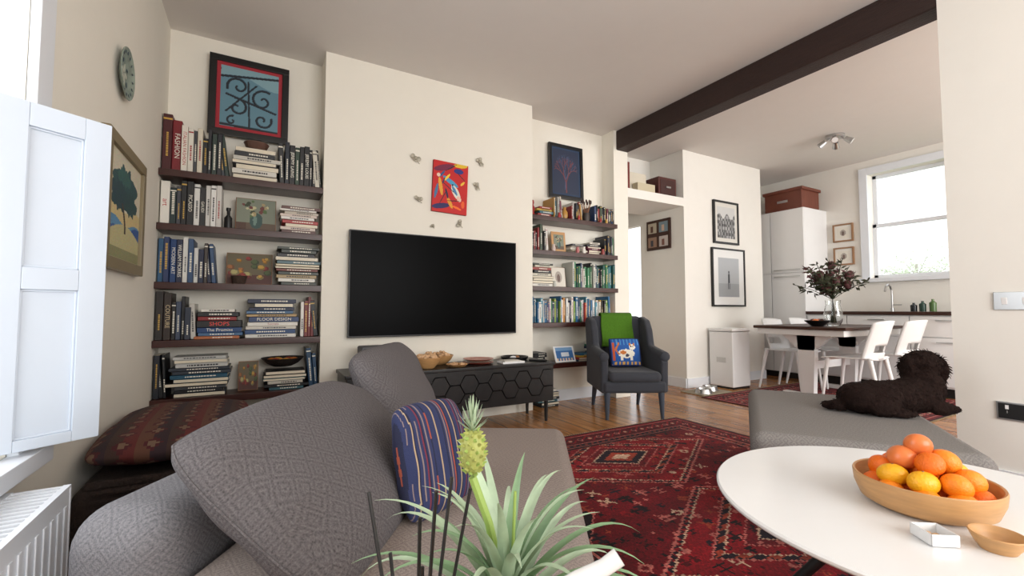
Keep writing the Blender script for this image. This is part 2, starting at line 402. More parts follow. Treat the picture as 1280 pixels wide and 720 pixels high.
def art_land(U,V):
    A=np.zeros(U.shape+(3,)); A[:]=(208,200,178)
    n=np.sin(U*9)*0.03
    A[V<0.5+n]=(206,186,134)
    A[V<0.36+n]=(88,140,178)
    A[V<0.3+n+0.1*(U-.5)]=(36,82,146)
    A[(V<0.22+0.12*np.sin(U*3.0))]=(190,182,136)
    A[(V<0.1)]=(140,140,100)
    def blob(cx,cy,a,b_,c,ph):
        an=np.arctan2(V-cy,U-cx); d=((U-cx)/a)**2+((V-cy)/b_)**2
        A[d<1+.25*np.sin(an*7+ph)+.12*np.sin(an*13)]=c
    blob(.5,.7,.36,.2,(30,74,80),0); blob(.3,.6,.24,.14,(24,62,72),1); blob(.66,.58,.22,.12,(26,66,70),2); blob(.45,.8,.2,.08,(50,96,92),3)
    A[(np.abs(U-.42-.1*np.sin(V*6))<.025)&(V>.26)&(V<.55)]=(60,50,42)
    A+=np.random.normal(0,5,A.shape); return A
picture('framed_landscape_painting',(-0.578,2.67,1.385),'+x',0.66,0.58,0.05,rgb(128,114,84),art_land,100,90,depth=0.035,mcol=rgb(200,190,160),mw=0.006)
def art_red(U,V):
    A=np.zeros(U.shape+(3,)); A[:]=(192,20,20)
    def ell(cx,cy,a,b_,rot,c):
        x=(U-cx);y=(V-cy)*1.35;k=x*math.cos(rot)+y*math.sin(rot);l=-x*math.sin(rot)+y*math.cos(rot)
        A[(k/a)**2+(l/b_)**2<1]=c
    ell(.3,.88,.3,.08,.3,(110,20,60)); ell(.72,.85,.14,.07,0,(30,40,120)); ell(.78,.97,.2,.06,.1,(220,180,40)); ell(.25,.75,.12,.03,.9,(40,80,130))
    ell(.22,.5,.05,.24,.2,(225,160,50)); ell(.1,.4,.04,.2,-.2,(60,110,150))
    ell(.5,.62,.25,.06,-.5,(70,150,190)); ell(.66,.42,.22,.09,-1.0,(220,220,205)); ell(.62,.46,.15,.04,-1.0,(70,130,170)); ell(.76,.3,.08,.06,-.9,(230,190,170)); ell(.56,.56,.025,.025,0,(20,20,40))
    ell(.4,.7,.12,.03,.9,(240,200,50)); ell(.3,.62,.1,.02,1.2,(20,40,90))
    ell(.25,.12,.26,.07,.2,(40,30,90)); ell(.5,.2,.05,.16,.5,(220,150,40)); ell(.7,.12,.14,.03,-.3,(240,110,30))
    ell(.88,.2,.05,.1,0,(225,90,30)); ell(.15,.72,.05,.05,0,(230,200,180)); ell(.85,.62,.08,.03,.8,(235,190,60)); ell(.4,.38,.03,.14,.3,(30,20,60))
    for (a,b_,c,d,e,f) in ((.5,.9,.2,.012,.6,(20,16,30)),(.3,.3,.22,.012,1.1,(20,16,30)),(.8,.75,.15,.012,-.7,(20,16,30)),(.6,.25,.2,.012,.1,(20,16,30)),(.45,.5,.25,.012,-.6,(16,20,50))): ell(a,b_,c,d,e,f)
    return A
b=B('red_abstract_canvas'); M=FM((1.37,3.499,1.945),'-y',0.0,R(-2))
b.box((0,0,0.0125),(0.31,0.43,0.024),mat('canvas_edge',rgb(150,22,22),0.7),M=M); b.panel(0.31,0.43,80,110,art_red,M_vc,M,z=0.026); b.done()
def art_tree(U,V):
    A=np.zeros(U.shape+(3,)); A[:]=(34,44,68)
    rnd=random.Random(3)
    def seg(x0,y0,x1,y1,t,c):
        dx,dy=x1-x0,y1-y0; q=np.clip(((U-x0)*dx+(V-y0)*dy)/(dx*dx+dy*dy),0,1)
        A[np.hypot(U-x0-q*dx,V-y0-q*dy)<t]=c
    def br(x,y,a,l,t,n,c):
        x1=x+l*math.sin(a);y1=y+l*math.cos(a); seg(x,y,x1,y1,t,c)
        if n: 
            for k in (-1,1): br(x1,y1,a+k*rnd.uniform(.2,.55),l*.8,t*.75,n-1,c)
    br(.45,.1,.1,.22,.016,5,(62,80,112)); br(.5,.04,-.03,.22,.02,5,(110,54,56)); return A
picture('framed_tree_print',(2.74,3.715,2.35),'-y',0.43,0.57,0.034,rgb(13,13,15),art_tree,80,100,tilt=0.03,mcol=rgb(44,62,88),mw=0.02)
def art_town(U,V):
    A=np.zeros(U.shape+(3,)); A[:]=(200,200,198)
    k=(np.floor(U*13)*37+np.floor(V*11)*17+np.floor(U*5)*3)%7
    A[V<.7+.08*np.sin(U*14)]=(np.stack([70+k*18]*3,-1))[V<.7+.08*np.sin(U*14)]
    A[(U*26%1<.2)&(V<.6)]=(60,60,62); return A
picture('framed_town_photograph',(5.16,3.578,2.03),'-y',0.5,0.55,0.025,rgb(20,20,20),art_town,60,60,mcol=rgb(215,212,204),mw=0.05)
def art_fig(U,V):
    A=np.zeros(U.shape+(3,)); A[:]=(176,180,184); A[V<.35]=(156,160,164)
    A[((U-.5)/.05)**2+((V-.48)/.13)**2<1]=(50,54,60); A[(np.hypot(U-.5,(V-.64)*1.2)<.035)]=(40,40,44)
    A[(np.abs(U-.475)<.016)&(V>.2)&(V<.42)]=(50,54,60); A[(np.abs(U-.53)<.016)&(V>.2)&(V<.42)]=(50,54,60); return A
picture('framed_figure_photograph',(5.19,3.578,1.33),'-y',0.66,0.74,0.022,rgb(20,20,20),art_fig,70,70,mcol=rgb(230,230,228),mw=0.1)
def art_small(U,V):
    A=np.zeros(U.shape+(3,)); A[:]=(222,216,204); A[((U-.5)/.25)**2+((V-.5)/.3)**2<1]=(170,160,150); A[((U-.5)/.12)**2+((V-.45)/.2)**2<1]=(110,90,84); return A
for z in (1.95,1.635):
    picture('small_framed_print',(KX-0.002,2.97,z),'-x',0.24,0.24,0.02,rgb(150,112,80),art_small,20,20,mcol=rgb(228,224,216),mw=0.03)
b=B('photo_collage_frame'); M=FM((4.388,3.96,1.87),'-x')
b.box((0,0,0.012),(0.38,0.38,0.024),M_dkwood,bev=0.003,M=M)
for i,(cx,cy) in enumerate(((-.09,.09),(.09,.09),(-.09,-.09),(.09,-.09))):
    def f(U,V,i=i):
        A=np.zeros(U.shape+(3,)); A[:]=[(180,170,150),(120,140,150),(150,120,100),(190,180,175)][i]
        A[((U-.45)/.2)**2+((V-.4)/.35)**2<1]=[(90,60,50),(200,170,150),(60,60,70),(120,80,70)][i]; return A
    b.panel(.14,.13,10,10,f,M_vc,M@Matrix.Translation((cx,cy,0)),z=0.026)
b.done()
# decorative wall plate
b=B('decorative_wall_plate'); M=FM((-0.578,2.6,2.0),'+x')
b.lathe([(0,0.004),(0.06,0.004),(0.085,0.012),(0.115,0.022),(0.117,0.025),(0.115,0.028),(0.085,0.018),(0.06,0.009),(0,0.009)],mat('plate_glaze',rgb(130,142,130),0.3,var=0.6,vscale=22),M=M)
mp1=mat('plate_motif_dark',rgb(56,74,84),0.3); mp2=mat('plate_motif_light',rgb(190,192,176),0.3)
for k in range(16):
    a=k*math.pi/8; b.sph((0.098*math.cos(a),0.098*math.sin(a),0.023),(0.012,0.006,0.002),mp1,rot=(0,0,a),seg=8,M=M)
for k in range(5):
    a=k*1.256; b.sph((0.03*math.cos(a),0.03*math.sin(a),0.01),(0.024,0.012,0.002),mp2,rot=(0,0,a),seg=8,M=M); b.sph((0.06*math.cos(a+.6),0.06*math.sin(a+.6),0.011),(0.014,0.008,0.002),mp1,rot=(0,0,a),seg=8,M=M)
b.done()
# wall ornaments
b=B('pewter_flower_ornaments')
for x,z,s_ in ((1.07,2.15,1.25),(1.65,2.22,1.25),(1.1,1.82,1.0),(1.62,2.0,1.1),(1.46,1.65,1.0),(1.22,1.61,.6)):
    M=FM((x,3.499,z),'-y'); b.sph((0,0,0.014),(0.012*s_,0.012*s_,0.014),M_pewter,seg=10,M=M)
    for k in range(5):
        a=k*1.256+x*7; q=.8+.35*math.sin(k*2.3+x*5); b.sph((0.018*s_*q*math.cos(a),0.018*s_*q*math.sin(a),0.012),(0.016*s_*q,0.015*s_*q,0.007),M_pewter,rot=(0,-0.4,a),seg=10,M=M)
    b.tube([(0.01,-.01,.008),(.03*s_,-.03*s_,.006)],.0025,M_pewter,M=M)
b.done()

# ---------------------------------------------------------------- television, console
b=B('television'); b.b2((0.565,3.45,0.712),(1.995,3.482,1.52),M_black,bev=0.004); b.b2((0.573,3.4485,0.724),(1.987,3.4505,1.512),M_blackgl)
b.b2((1.1,3.482,0.95),(1.5,3.499,1.3),M_black); b.done()
b=B('black_sideboard')
x0,x1,y0,y1=0.5,2.14,3.08,3.46
b.b2((x0,y0,0.17),(x1,y1,0.465),M_blackwood,bev=0.006); b.b2((x0-0.01,y0-0.012,0.463),(x1+0.01,y1+0.005,0.49),M_blackwood,bev=0.005)
for lx in (x0+0.05,x1-0.05,(x0+x1)/2):
    for ly in (y0+0.04,y1-0.04): b.cyl((lx,ly,0),(lx,ly,0.18),0.012,0.018,M_black,seg=12)
M_relief=mat('black_relief',rgb(38,36,36),0.35)
hexr=0.078
for i in range(16):
    for j in range(4):
        cx=x0+0.06+i*hexr*1.5; cz=0.16+j*hexr*1.732+(i%2)*hexr*0.866
        P=[(cx+hexr*math.cos(k*math.pi/3),cz+hexr*math.sin(k*math.pi/3)) for k in range(7)]
        for k in range(6):
            (ax,az),(bx,bz)=P[k],P[k+1]
            if min(ax,bx)<x0+.01 or max(ax,bx)>x1-.01 or min(az,bz)<0.175 or max(az,bz)>0.462: continue
            b.cyl((ax,y0-0.001,az),(bx,y0-0.001,bz),0.0045,0.0045,M_relief,seg=6)
b.done()

def bowl(b,c,r,h,m,t=0.008,foot=0.5,seg=32):
    b.lathe([(0,0),(r*foot,0),(r*0.82,h*0.45),(r,h),(r-t*0.3,h+t*0.3),(r-t,h),(r*0.8-t,h*0.5),(r*foot-t,t),(0,t)],m,c=c,seg=seg)
M_shell=mat('seashells',rgb(205,165,125),0.5,var=0.4,vscale=30)
b=B('loudspeaker'); b.b2((0.62,3.2,0.491),(0.86,3.38,0.66),mat('grey_mesh',rgb(92,92,96),0.7),bev=0.012); b.b2((0.63,3.196,0.5),(0.85,3.2,0.65),mat('grey_grille',rgb(70,70,74),0.9,bump=0.6,bscale=500)); b.done()
for i,(x,y,r,h) in enumerate(((1.09,3.2,0.1,0.075),(1.24,3.38,0.12,0.07))):
    b=B('shell_bowl'); bowl(b,(x,y,0.4905),r,h,M_oak)
    for k in range(30):
        a=random.random()*6.28; q=random.random()**.5*r*.72
        b.sph((x+q*math.cos(a),y+q*math.sin(a),0.4905+h*0.8+random.random()*0.03),(0.022,0.017,0.013),M_shell,rot=(random.random(),random.random(),a),seg=8)
    b.done()
b=B('terracotta_plate'); 
for k in range(3): b.lathe([(0,0),(.08,0),(.12,.012),(.122,.015),(.08,.006),(0,.006)],mat('plate_red_%d'%k,[rgb(180,80,64),rgb(210,200,180),rgb(170,90,70)][k],.35),c=(1.53,3.25,0.4905+k*0.013))
b.done()
b=B('shell_dish'); b.lathe([(0,0),(.06,0),(.085,.02),(.08,.02),(.055,.006),(0,.006)],M_oak,c=(1.31,3.16,.4905))
for k in range(12): b.sph((1.31+.045*math.cos(k*1.3),3.16+.045*math.sin(k*1.3),.508),(.02,.013,.01),M_shell,rot=(0,.3,k),seg=8)
b.done()
b=B('white_notebook'); b.b2((1.68,3.11,0.4905),(1.88,3.22,0.505),M_plast,bev=0.002); b.b2((1.7,3.12,0.505),(1.84,3.21,0.515),mat('notebook_grey',rgb(200,195,185),.6),bev=.002); b.done()
b=B('black_tray'); b.lathe([(0,0),(.1,0),(.115,.012),(.12,.03),(.114,.03),(.1,.01),(0,.006)],M_black,c=(1.92,3.35,0.4905))
b.sph((1.9,3.34,.51),(.03,.02,.015),M_plast,seg=10); b.sph((1.95,3.36,.51),(.025,.02,.015),M_wood,seg=10); b.done()
b=B('remote_control'); b.box((2.03,3.15,0.499),(0.045,0.15,0.016),M_black,rot=(0,0,.6),bev=.005); b.done()

# ---------------------------------------------------------------- shelves
def shelves(name,x0,x1,zs,yf=3.5,yb=3.739):
    b=B(name)
    for z in zs: b.b2((x0,yf,z-0.022),(x1,yb,z+0.022),M_shelf,bev=0.003)
    return b.done()
LZ=[1.795,1.447,1.073,0.705,0.338]; RZ=[1.796,1.465,1.12,0.775,0.385]
shelves('alcove_shelving',-0.579,0.384,LZ); shelves('alcove_shelving',2.201,3.259,RZ)

DARK=[(24,24,28),(30,34,44),(44,28,26),(20,28,40),(38,38,40),(60,30,28)]
MIX=[(24,26,34),(200,194,180),(130,28,30),(34,56,92),(216,212,204),(40,44,48),(54,96,104),(160,120,54),(100,34,56),(20,22,24),(166,164,158),(56,72,54),(30,28,30)]
LIGHT=[(214,210,198),(200,192,172),(190,186,180),(224,222,216),(160,150,138),(60,60,66)]
COL=[(30,96,140),(54,120,90),(190,124,44),(170,46,46),(222,218,208),(36,44,80),(110,140,60),(96,54,100),(200,160,60),(30,30,34),(80,140,160),(212,212,210),(28,60,90),(206,200,190)]
BLUE=[(34,54,96),(24,32,60),(62,96,130),(215,214,208),(20,24,30),(42,70,106),(120,36,40)]
def C4(c): 
    a=linarr(np.array(c,dtype=float)); return (float(a[0]),float(a[1]),float(a[2]),1.0)
PAGE=C4((216,206,184))
def vbooks(b,x0,x1,z,hmin,hmax,pal,tmin=.014,tmax=.036,yf=3.53,yb=3.735,titles=None):
    x=x0
    ti=iter(titles or [])
    while x<x1-0.01:
        t=min(random.uniform(tmin,tmax),x1-x); h=random.uniform(hmin,hmax); d=random.uniform(.0,.03)
        tt=next(ti,None); c=random.choice(pal)
        if tt: t=min(max(tt[3],.02),x1-x+.02); c=tt[1]; h=tt[4]
        y=yf+d
        M=None
        if x+t>x1-.03 and random.random()<.7: 
            ln=R(-random.uniform(3,7)); M=Matrix.Translation((x+t/2,0,z+.003))@Matrix.Rotation(ln,4,'Y')@Matrix.Translation((-x-t/2,0,-z))
        b.b2((x,y,z),(x+t-0.001,yb-0.01*random.random(),z+h),M_cover,bev=0.0025,seg=1,col=C4(c),M=M)
        b.b2((x+.003,y+.006,z+h-.002),(x+t-.004,yb-.012,z+h+.0006),M_cover,col=PAGE,M=M)
        lum=sum(c)/3; tc=(225,220,205) if lum<130 else (40,36,40)
        if random.random()<.3: tc=(200,160,70) if lum<130 else (150,40,40)
        I=Matrix.Identity(4) if M is None else M
        if tt and tt[0]:
            b.text(tt[0],t*0.8,M_cover,I@Matrix.Translation((x+t/2,y-.0008,z+h*.5))@FM((0,0,0),'-y')@Matrix.Rotation(R(-90),4,'Z'),col=C4(tt[2]))
        else:
            l=random.uniform(.25,.6)*h; s0=z+random.uniform(.12,.3)*h; wv=t*random.uniform(.2,.4)
            q=s0
            while q<min(s0+l,z+h-.02):
                g=random.uniform(.004,.012); b.b2((x+t/2-wv/2,y-.0006,q),(x+t/2+wv/2,y+.001,q+g),M_cover,col=C4(tc),M=M); q+=g+.0035
            if random.random()<.4: b.b2((x+.001,y-.0005,z+h*.9),(x+t-.002,y+.001,z+h*.93),M_cover,col=C4(tc),M=M)
        x+=t
    return x
def hbooks(b,xc,z,w,n,pal,tmin=.015,tmax=.035,titles=None,y0=3.52):
    q=z; ti=iter(titles or [])
    for k in range(n):
        t=random.uniform(tmin,tmax); ww=w*random.uniform(.75,1); c=random.choice(pal); o=random.uniform(-.014,.014); d=random.uniform(0,.02)
        tt=next(ti,None)
        if tt: c=tt[1]; t=tt[3]; ww=w
        b.b2((xc-ww/2+o,y0+d,q),(xc+ww/2+o,3.73,q+t-.001),M_cover,bev=.0025,seg=1,col=C4(c))
        if random.random()<.5: b.b2((xc+ww/2+o-.0006,y0+d+.006,q+.003),(xc+ww/2+o+.0006,3.725,q+t-.004),M_cover,col=PAGE)
        if (not tt) and random.random()<.3: b.b2((xc-ww/2+o+.003,y0+d-.0004,q+.003),(xc+ww/2+o-.003,y0+d+.002,q+t-.004),M_cover,col=PAGE); q+=t; continue
        lum=sum(c)/3; tc=(225,220,205) if lum<130 else (40,36,40)
        if tt and tt[0]: b.text(tt[0],t*.85,M_cover,FM((xc+o,y0+d-.0008,q+t/2),'-y'),col=C4(tt[2]))
        else:
            x=xc+o-ww*random.uniform(.1,.3)
            while x<xc+o+ww*.3:
                g=random.uniform(.006,.016); b.b2((x,y0+d-.0006,q+t*.35),(x+g,y0+d+.001,q+t*.65),M_cover,col=C4(tc)); x+=g+.004
        q+=t
    return q
W=(230,226,212); K=(20,20,20)
b=B('books')
z=LZ[0]+.0225
vbooks(b,-.572,-.205,z,.24,.31,[(24,26,34),(200,194,180),(206,200,188),(60,64,70),(44,60,54),(190,186,176)],titles=[(None,(70,20,24),W,.05,.37),('FASHION',(120,22,30),W,.05,.34),('ITALIAN FASHION',(222,216,204),(170,30,30),.034,.31),(None,(215,210,198),K,.03,.3),(None,(60,62,66),W,.02,.29),(None,(206,198,180),K,.03,.31)])
z1=hbooks(b,-.05,z,.29,7,[(190,186,176),(110,112,116),(40,42,46),(206,202,192),(60,70,60)],.026,.036)
vbooks(b,.1,.16,z,.28,.31,DARK,.025,.035)
vbooks(b,.16,.38,z,.24,.31,[(22,22,24),(32,30,34),(14,14,16),(200,194,180)],.018,.034,titles=[('JEREMY LAING',(20,20,22),W,.036,.29),(None,(40,60,46),W,.03,.28),(None,(18,18,20),W,.03,.29),('JEREMY LOUIS',(14,14,16),W,.036,.3)])
z=LZ[1]+.0225
vbooks(b,-.572,-.24,z,.23,.3,[(24,24,28),(220,216,206),(226,222,216),(40,40,44),(60,60,70)],.018,.036,titles=[('art',(226,222,212),(180,30,30),.05,.28),(None,(20,40,40),W,.035,.24),(None,(60,62,70),W,.025,.25),(None,(20,20,22),W,.03,.29),('PICASSO',(24,24,26),W,.036,.29),(None,(222,220,214),K,.034,.28),('GAUDI',(30,30,32),W,.03,.26),(None,(215,212,205),K,.03,.28),(None,(222,220,216),K,.03,.28),(None,(200,196,190),K,.03,.285)])
hbooks(b,.235,z,.27,9,[(206,190,180),(160,54,54),(222,218,212),(90,60,56),(190,180,166),(200,110,100)],.014,.026)
z=LZ[2]+.0225
vbooks(b,-.572,-.26,z,.22,.31,BLUE+[(200,196,184),(60,50,44)],.018,.034,titles=[(None,(40,84,120),W,.03,.28),(None,(34,50,90),W,.03,.29),('MODERN ART',(24,60,110),W,.034,.28),('WILLIAM MORRIS',(20,30,60),W,.034,.28)])
hbooks(b,.225,z,.29,12,[(204,198,180),(110,56,48),(60,66,60),(215,212,204),(84,110,118),(160,140,104),(40,40,44)],.016,.028,titles=None)
z=LZ[3]+.0225
vbooks(b,-.572,-.35,z,.2,.31,[(30,28,26),(50,36,30),(60,70,90),(190,186,178),(26,26,30),(36,44,60)],.02,.036,titles=[(None,(34,28,26),W,.04,.31),('COUTURE',(46,34,28),(200,180,140),.04,.3)])
hbooks(b,-.235,z,.25,7,MIX,.018,.03,titles=[(None,(170,98,56),W,.02),(None,(64,98,134),W,.022),('The Promise',(24,60,110),W,.034),('SHOPS',(20,20,22),(220,60,50),.045)])
hbooks(b,.075,z,.31,10,BLUE+[(216,212,204),(130,46,46)],.02,.03,titles=[(None,(210,208,202),K,.026),(None,(36,66,110),W,.03),(None,(200,195,185),K,.024),('Secrets',(220,216,208),(150,40,40),.028),('FLOOR DESIGN',(40,60,100),W,.036),(None,(180,150,104),K,.02)])
vbooks(b,.255,.38,z,.24,.3,[(24,40,70),(110,36,36),(220,216,210),(20,22,26),(40,80,120)],.018,.034)
z=LZ[4]+.0225
vbooks(b,-.572,-.5,z,.24,.29,DARK,.02,.034)
hbooks(b,-.33,z,.34,11,[(26,26,30),(60,62,66),(30,80,104),(20,22,26),(190,190,186),(44,50,60)],.018,.03)
hbooks(b,.17,z,.28,6,[(26,26,30),(190,186,176),(60,100,110),(30,34,44)],.018,.026)
vbooks(b,.32,.38,z,.24,.29,[(30,90,130),(24,60,90)],.02,.034)
hbooks(b,-.32,.001,.4,6,MIX,.03,.045); hbooks(b,.12,.001,.4,6,LIGHT,.03,.045)
b.done()
b=B('books')
z=RZ[0]+.0225
hbooks(b,2.37,z,.19,4,[(140,30,30),(180,150,60),(60,100,110),(210,204,190)],.018,.03)
vbooks(b,2.47,2.59,z,.16,.22,MIX,.014,.028); vbooks(b,2.7,2.84,z,.14,.2,MIX+LIGHT,.014,.028); vbooks(b,2.98,3.25,z,.15,.2,MIX+[(30,30,30)],.014,.03)
z=RZ[1]+.0225
vbooks(b,2.21,2.42,z,.17,.26,MIX,.014,.03); hbooks(b,2.8,z,.2,5,LIGHT,.015,.025,y0=3.56); hbooks(b,3.0,z,.18,6,MIX,.015,.025,y0=3.56); vbooks(b,3.12,3.25,z,.17,.23,[(30,100,60),(30,34,50),(20,24,28)],.02,.034)
z=RZ[2]+.0225
hbooks(b,2.34,z,.25,9,[(204,198,180),(140,56,48),(60,66,60),(215,212,204),(40,42,46)],.018,.03)
vbooks(b,2.7,3.25,z,.19,.26,[(30,80,74),(40,104,112),(30,50,80),(54,120,80),(20,24,30),(190,190,180),(30,90,50)],.014,.03)
z=RZ[3]+.0225
vbooks(b,2.21,3.2,z,.19,.26,COL,.012,.028)
z=RZ[4]+.0225
hbooks(b,2.3,z,.16,5,MIX,.015,.03); hbooks(b,2.86,z,.2,4,COL,.015,.025); hbooks(b,3.1,z,.26,9,LIGHT+COL,.015,.025)
hbooks(b,2.4,.001,.25,7,MIX,.02,.03)
b.done()
# shelf ornaments (left)
def stand_panel(name,c,w,h,fn,nx=44,ny=44,tilt=.12,frame=None):
    b=B(name); M=FM(c,'-y',tilt)
    b.box((0,0,-.006),(w,h,.012),frame or M_wood,bev=.002,M=M); b.panel(w-.008,h-.008,nx,ny,fn,M_vc,M,z=.0012); b.done()
def art_vase(U,V):
    A=np.zeros(U.shape+(3,)); A[:]=(128,134,118); A[V<.25]=(100,84,70); A[(V<.25)&(U<.25)]=(84,60,50)
    A[((U-.5)/.17)**2+((V-.32)/.25)**2<1]=(60,84,80); A[((U-.47)/.05)**2+((V-.34)/.18)**2<1]=(110,136,126)
    rr=np.random.RandomState(3)
    for k in range(22): A[np.hypot(U-rr.normal(.5,.16),V-rr.normal(.72,.11))<rr.uniform(.03,.07)]=[(196,190,150),(110,60,56),(86,110,66),(170,150,110),(60,70,50)][k%5]
    return A
def art_still(U,V):
    A=np.zeros(U.shape+(3,)); A[:]=(100,90,66); A[V<.3]=(80,42,34)
    rr=np.random.RandomState(5)
    for k in range(24):
        cx,cy,r=rr.uniform(.08,.92),rr.uniform(.2,.85),rr.uniform(.05,.1)
        c=np.array([(186,130,40),(140,46,38),(190,150,64),(120,36,32),(170,160,104),(160,100,54),(76,90,50)][k%7]); d=np.hypot(U-cx,V-cy); A[d<r]=c*.7; A[np.hypot(U-cx+.015,V-cy-.02)<r*.7]=c
    return A
stand_panel('small_vase_painting',(-.04,3.63,LZ[1]+.145),.25,.24,art_vase)
stand_panel('small_still_life_painting',(-.07,3.63,LZ[2]+.135),.28,.22,art_still)
stand_panel('small_yellow_print',(-.06,3.62,LZ[4]+.125),.12,.2,art_still)
b=B('perfume_bottle'); b.lathe([(0,0),(.022,0),(.024,.01),(.024,.08),(.01,.1),(.01,.13),(.014,.13),(.014,.15),(0,.15)],M_black,c=(-.205,3.6,LZ[1]+.0225)); b.done()
b=B('wicker_basket'); 
b.lathe([(0,0),(.035,0),(.045,.04),(.05,.055),(.044,.052),(.033,.01),(0,.008)],mat('dark_wicker',rgb(60,44,34),.8,bump=1,bscale=120),c=(-.13,3.555,LZ[2]+.0225)); b.done()
b=B('pottery_bowl'); bowl(b,(-.05,3.61,z1+.0),.08,.055,mat('brown_glaze',rgb(100,74,64),.3,var=.4),seg=28); b.done()
b=B('woven_bowl'); bb=LZ[4]+.0225+.16
b.lathe([(0,0),(.06,0),(.1,.02),(.135,.055),(.138,.06),(.13,.056),(.095,.026),(.05,.01),(0,.01)],mat('black_basket',rgb(28,20,18),.6,bump=.8,bscale=150),c=(.15,3.6,bb)); 
for k in range(6): b.sph((.15+.07*math.cos(k),3.6+.05*math.sin(k),bb+.035),(.035,.03,.025),mat('gourd_%d'%k,[rgb(180,104,40),rgb(140,56,40),rgb(200,140,60)][k%3],.5),seg=12)
b.done()
# ornaments right
b=B('brush_pot'); zz=RZ[0]+.0225; b.lathe([(0,0),(.03,0),(.04,.05),(.035,.1),(.032,.1),(.036,.05),(0,.01)],mat('dark_pot',rgb(60,50,44),.5),c=(2.92,3.6,zz))
for k in range(9):
    a=k*.7; b.tube([(2.92,3.6,zz+.02),(2.92+.05*math.cos(a),3.6+.04*math.sin(a),zz+.2)],.003,M_wood,seg=5); b.sph((2.92+.053*math.cos(a),3.6+.043*math.sin(a),zz+.215),(.01,.01,.022),M_dkwood,seg=6)
b.done()
M_redg=mat('red_glaze',rgb(150,36,36),.3)
b=B('red_figurine'); b.lathe([(0,0),(.03,0),(.02,.03),(.028,.07),(.012,.1),(.02,.12),(.016,.145),(0,.15)],M_redg,c=(2.235,3.56,RZ[0]+.0225)); b.done()
b=B('yellow_vase'); b.lathe([(0,0),(.02,0),(.034,.04),(.03,.08),(.012,.11),(.018,.13),(0,.128)],mat('ochre_glaze',rgb(180,134,66),.3),c=(2.645,3.6,RZ[0]+.0225)); b.done()
b=B('gilt_picture_stand'); M=FM((2.58,3.62,RZ[1]+.13),'-y',.1)
b.box((0,0,0),(.17,.21,.012),M_oak,bev=.004,M=M); b.panel(.12,.15,24,26,art_vase,M_vc,M,z=.008); b.done()
b=B('ceramic_ornaments')
for x,r,c,k in ((2.46,.022,rgb(200,180,170),1),(2.75,.02,rgb(180,100,100),1),(2.83,.022,rgb(220,215,205),1),(3.08,.02,rgb(140,54,50),1),(2.52,.016,rgb(160,40,40),0),(2.76,.015,rgb(170,60,50),0),(3.04,.015,rgb(150,40,40),0),(3.12,.014,rgb(190,150,70),0),(2.46,.018,rgb(190,190,180),2)):
    zz=RZ[k]+.0225; y_=3.53 if k==1 else 3.516
    b.lathe([(0,0),(r*.8,0),(r*1.0,r*1.2),(r*.6,r*2.4),(r*.8,r*3),(0,r*3)],mat('orn_%d_%d'%(int(x*100),k),c,.3),c=(x,y_,zz),seg=18)
b.done()
stand_panel('small_brown_portrait',(2.58,3.62,RZ[2]+.125),.17,.2,art_small)
b=B('tablet_computer'); M=FM((2.58,3.53,RZ[4]+.105),'-y',.35)
b.box((0,0,0),(.24,.16,.01),M_plast,bev=.004,M=M); b.box((0,-.02,-.04),(.1,.1,.008),M_plast,rot=(.5,0,0),M=M)
def scr(U,V):
    A=np.zeros(U.shape+(3,)); A[:]=(60,110,170); A[V>.75]=(120,160,200); A[(U>.3)&(U<.75)&(V>.3)&(V<.65)]=(220,226,232); A[((U*6%1)<.5)&(V<.18)]=(230,200,160); return A
b.panel(.2,.13,24,16,scr,M_vc,M,z=.0056); b.done()

# items in niche
b=B('storage_boxes'); 
b.b2((3.5,3.68,2.262),(3.62,3.95,2.6),mat('red_album',rgb(110,34,26),.6),bev=.004); b.b2((3.63,3.75,2.262),(3.95,4.0,2.52),mat('cream_box',rgb(212,204,186),.7),bev=.004)
b.b2((3.72,3.66,2.262),(4.0,3.74,2.38),mat('cream_box2',rgb(198,186,158),.7),bev=.004); b.b2((4.06,3.66,2.262),(4.36,4.0,2.5),mat('brown_case',rgb(80,36,30),.5),bev=.008)
b.b2((4.09,3.655,2.29),(4.33,3.66,2.47),mat('case_panel',rgb(60,26,22),.5)); b.b2((4.17,3.64,2.37),(4.25,3.66,2.39),M_steel,bev=.003); b.done()
# hall door
b=B('door_1'); b.b2((3.48,5.35,0),(4.2,5.39,2.0),M_white,bev=.004)
for za,zb in ((.15,.9),(1.05,1.85)):
    for xa in (3.56,3.88): b.b2((xa,5.342,za),(xa+.24,5.352,zb),M_white,bev=.004)
b.sph((4.13,5.32,1.0),.025,M_steel,seg=12); b.done()

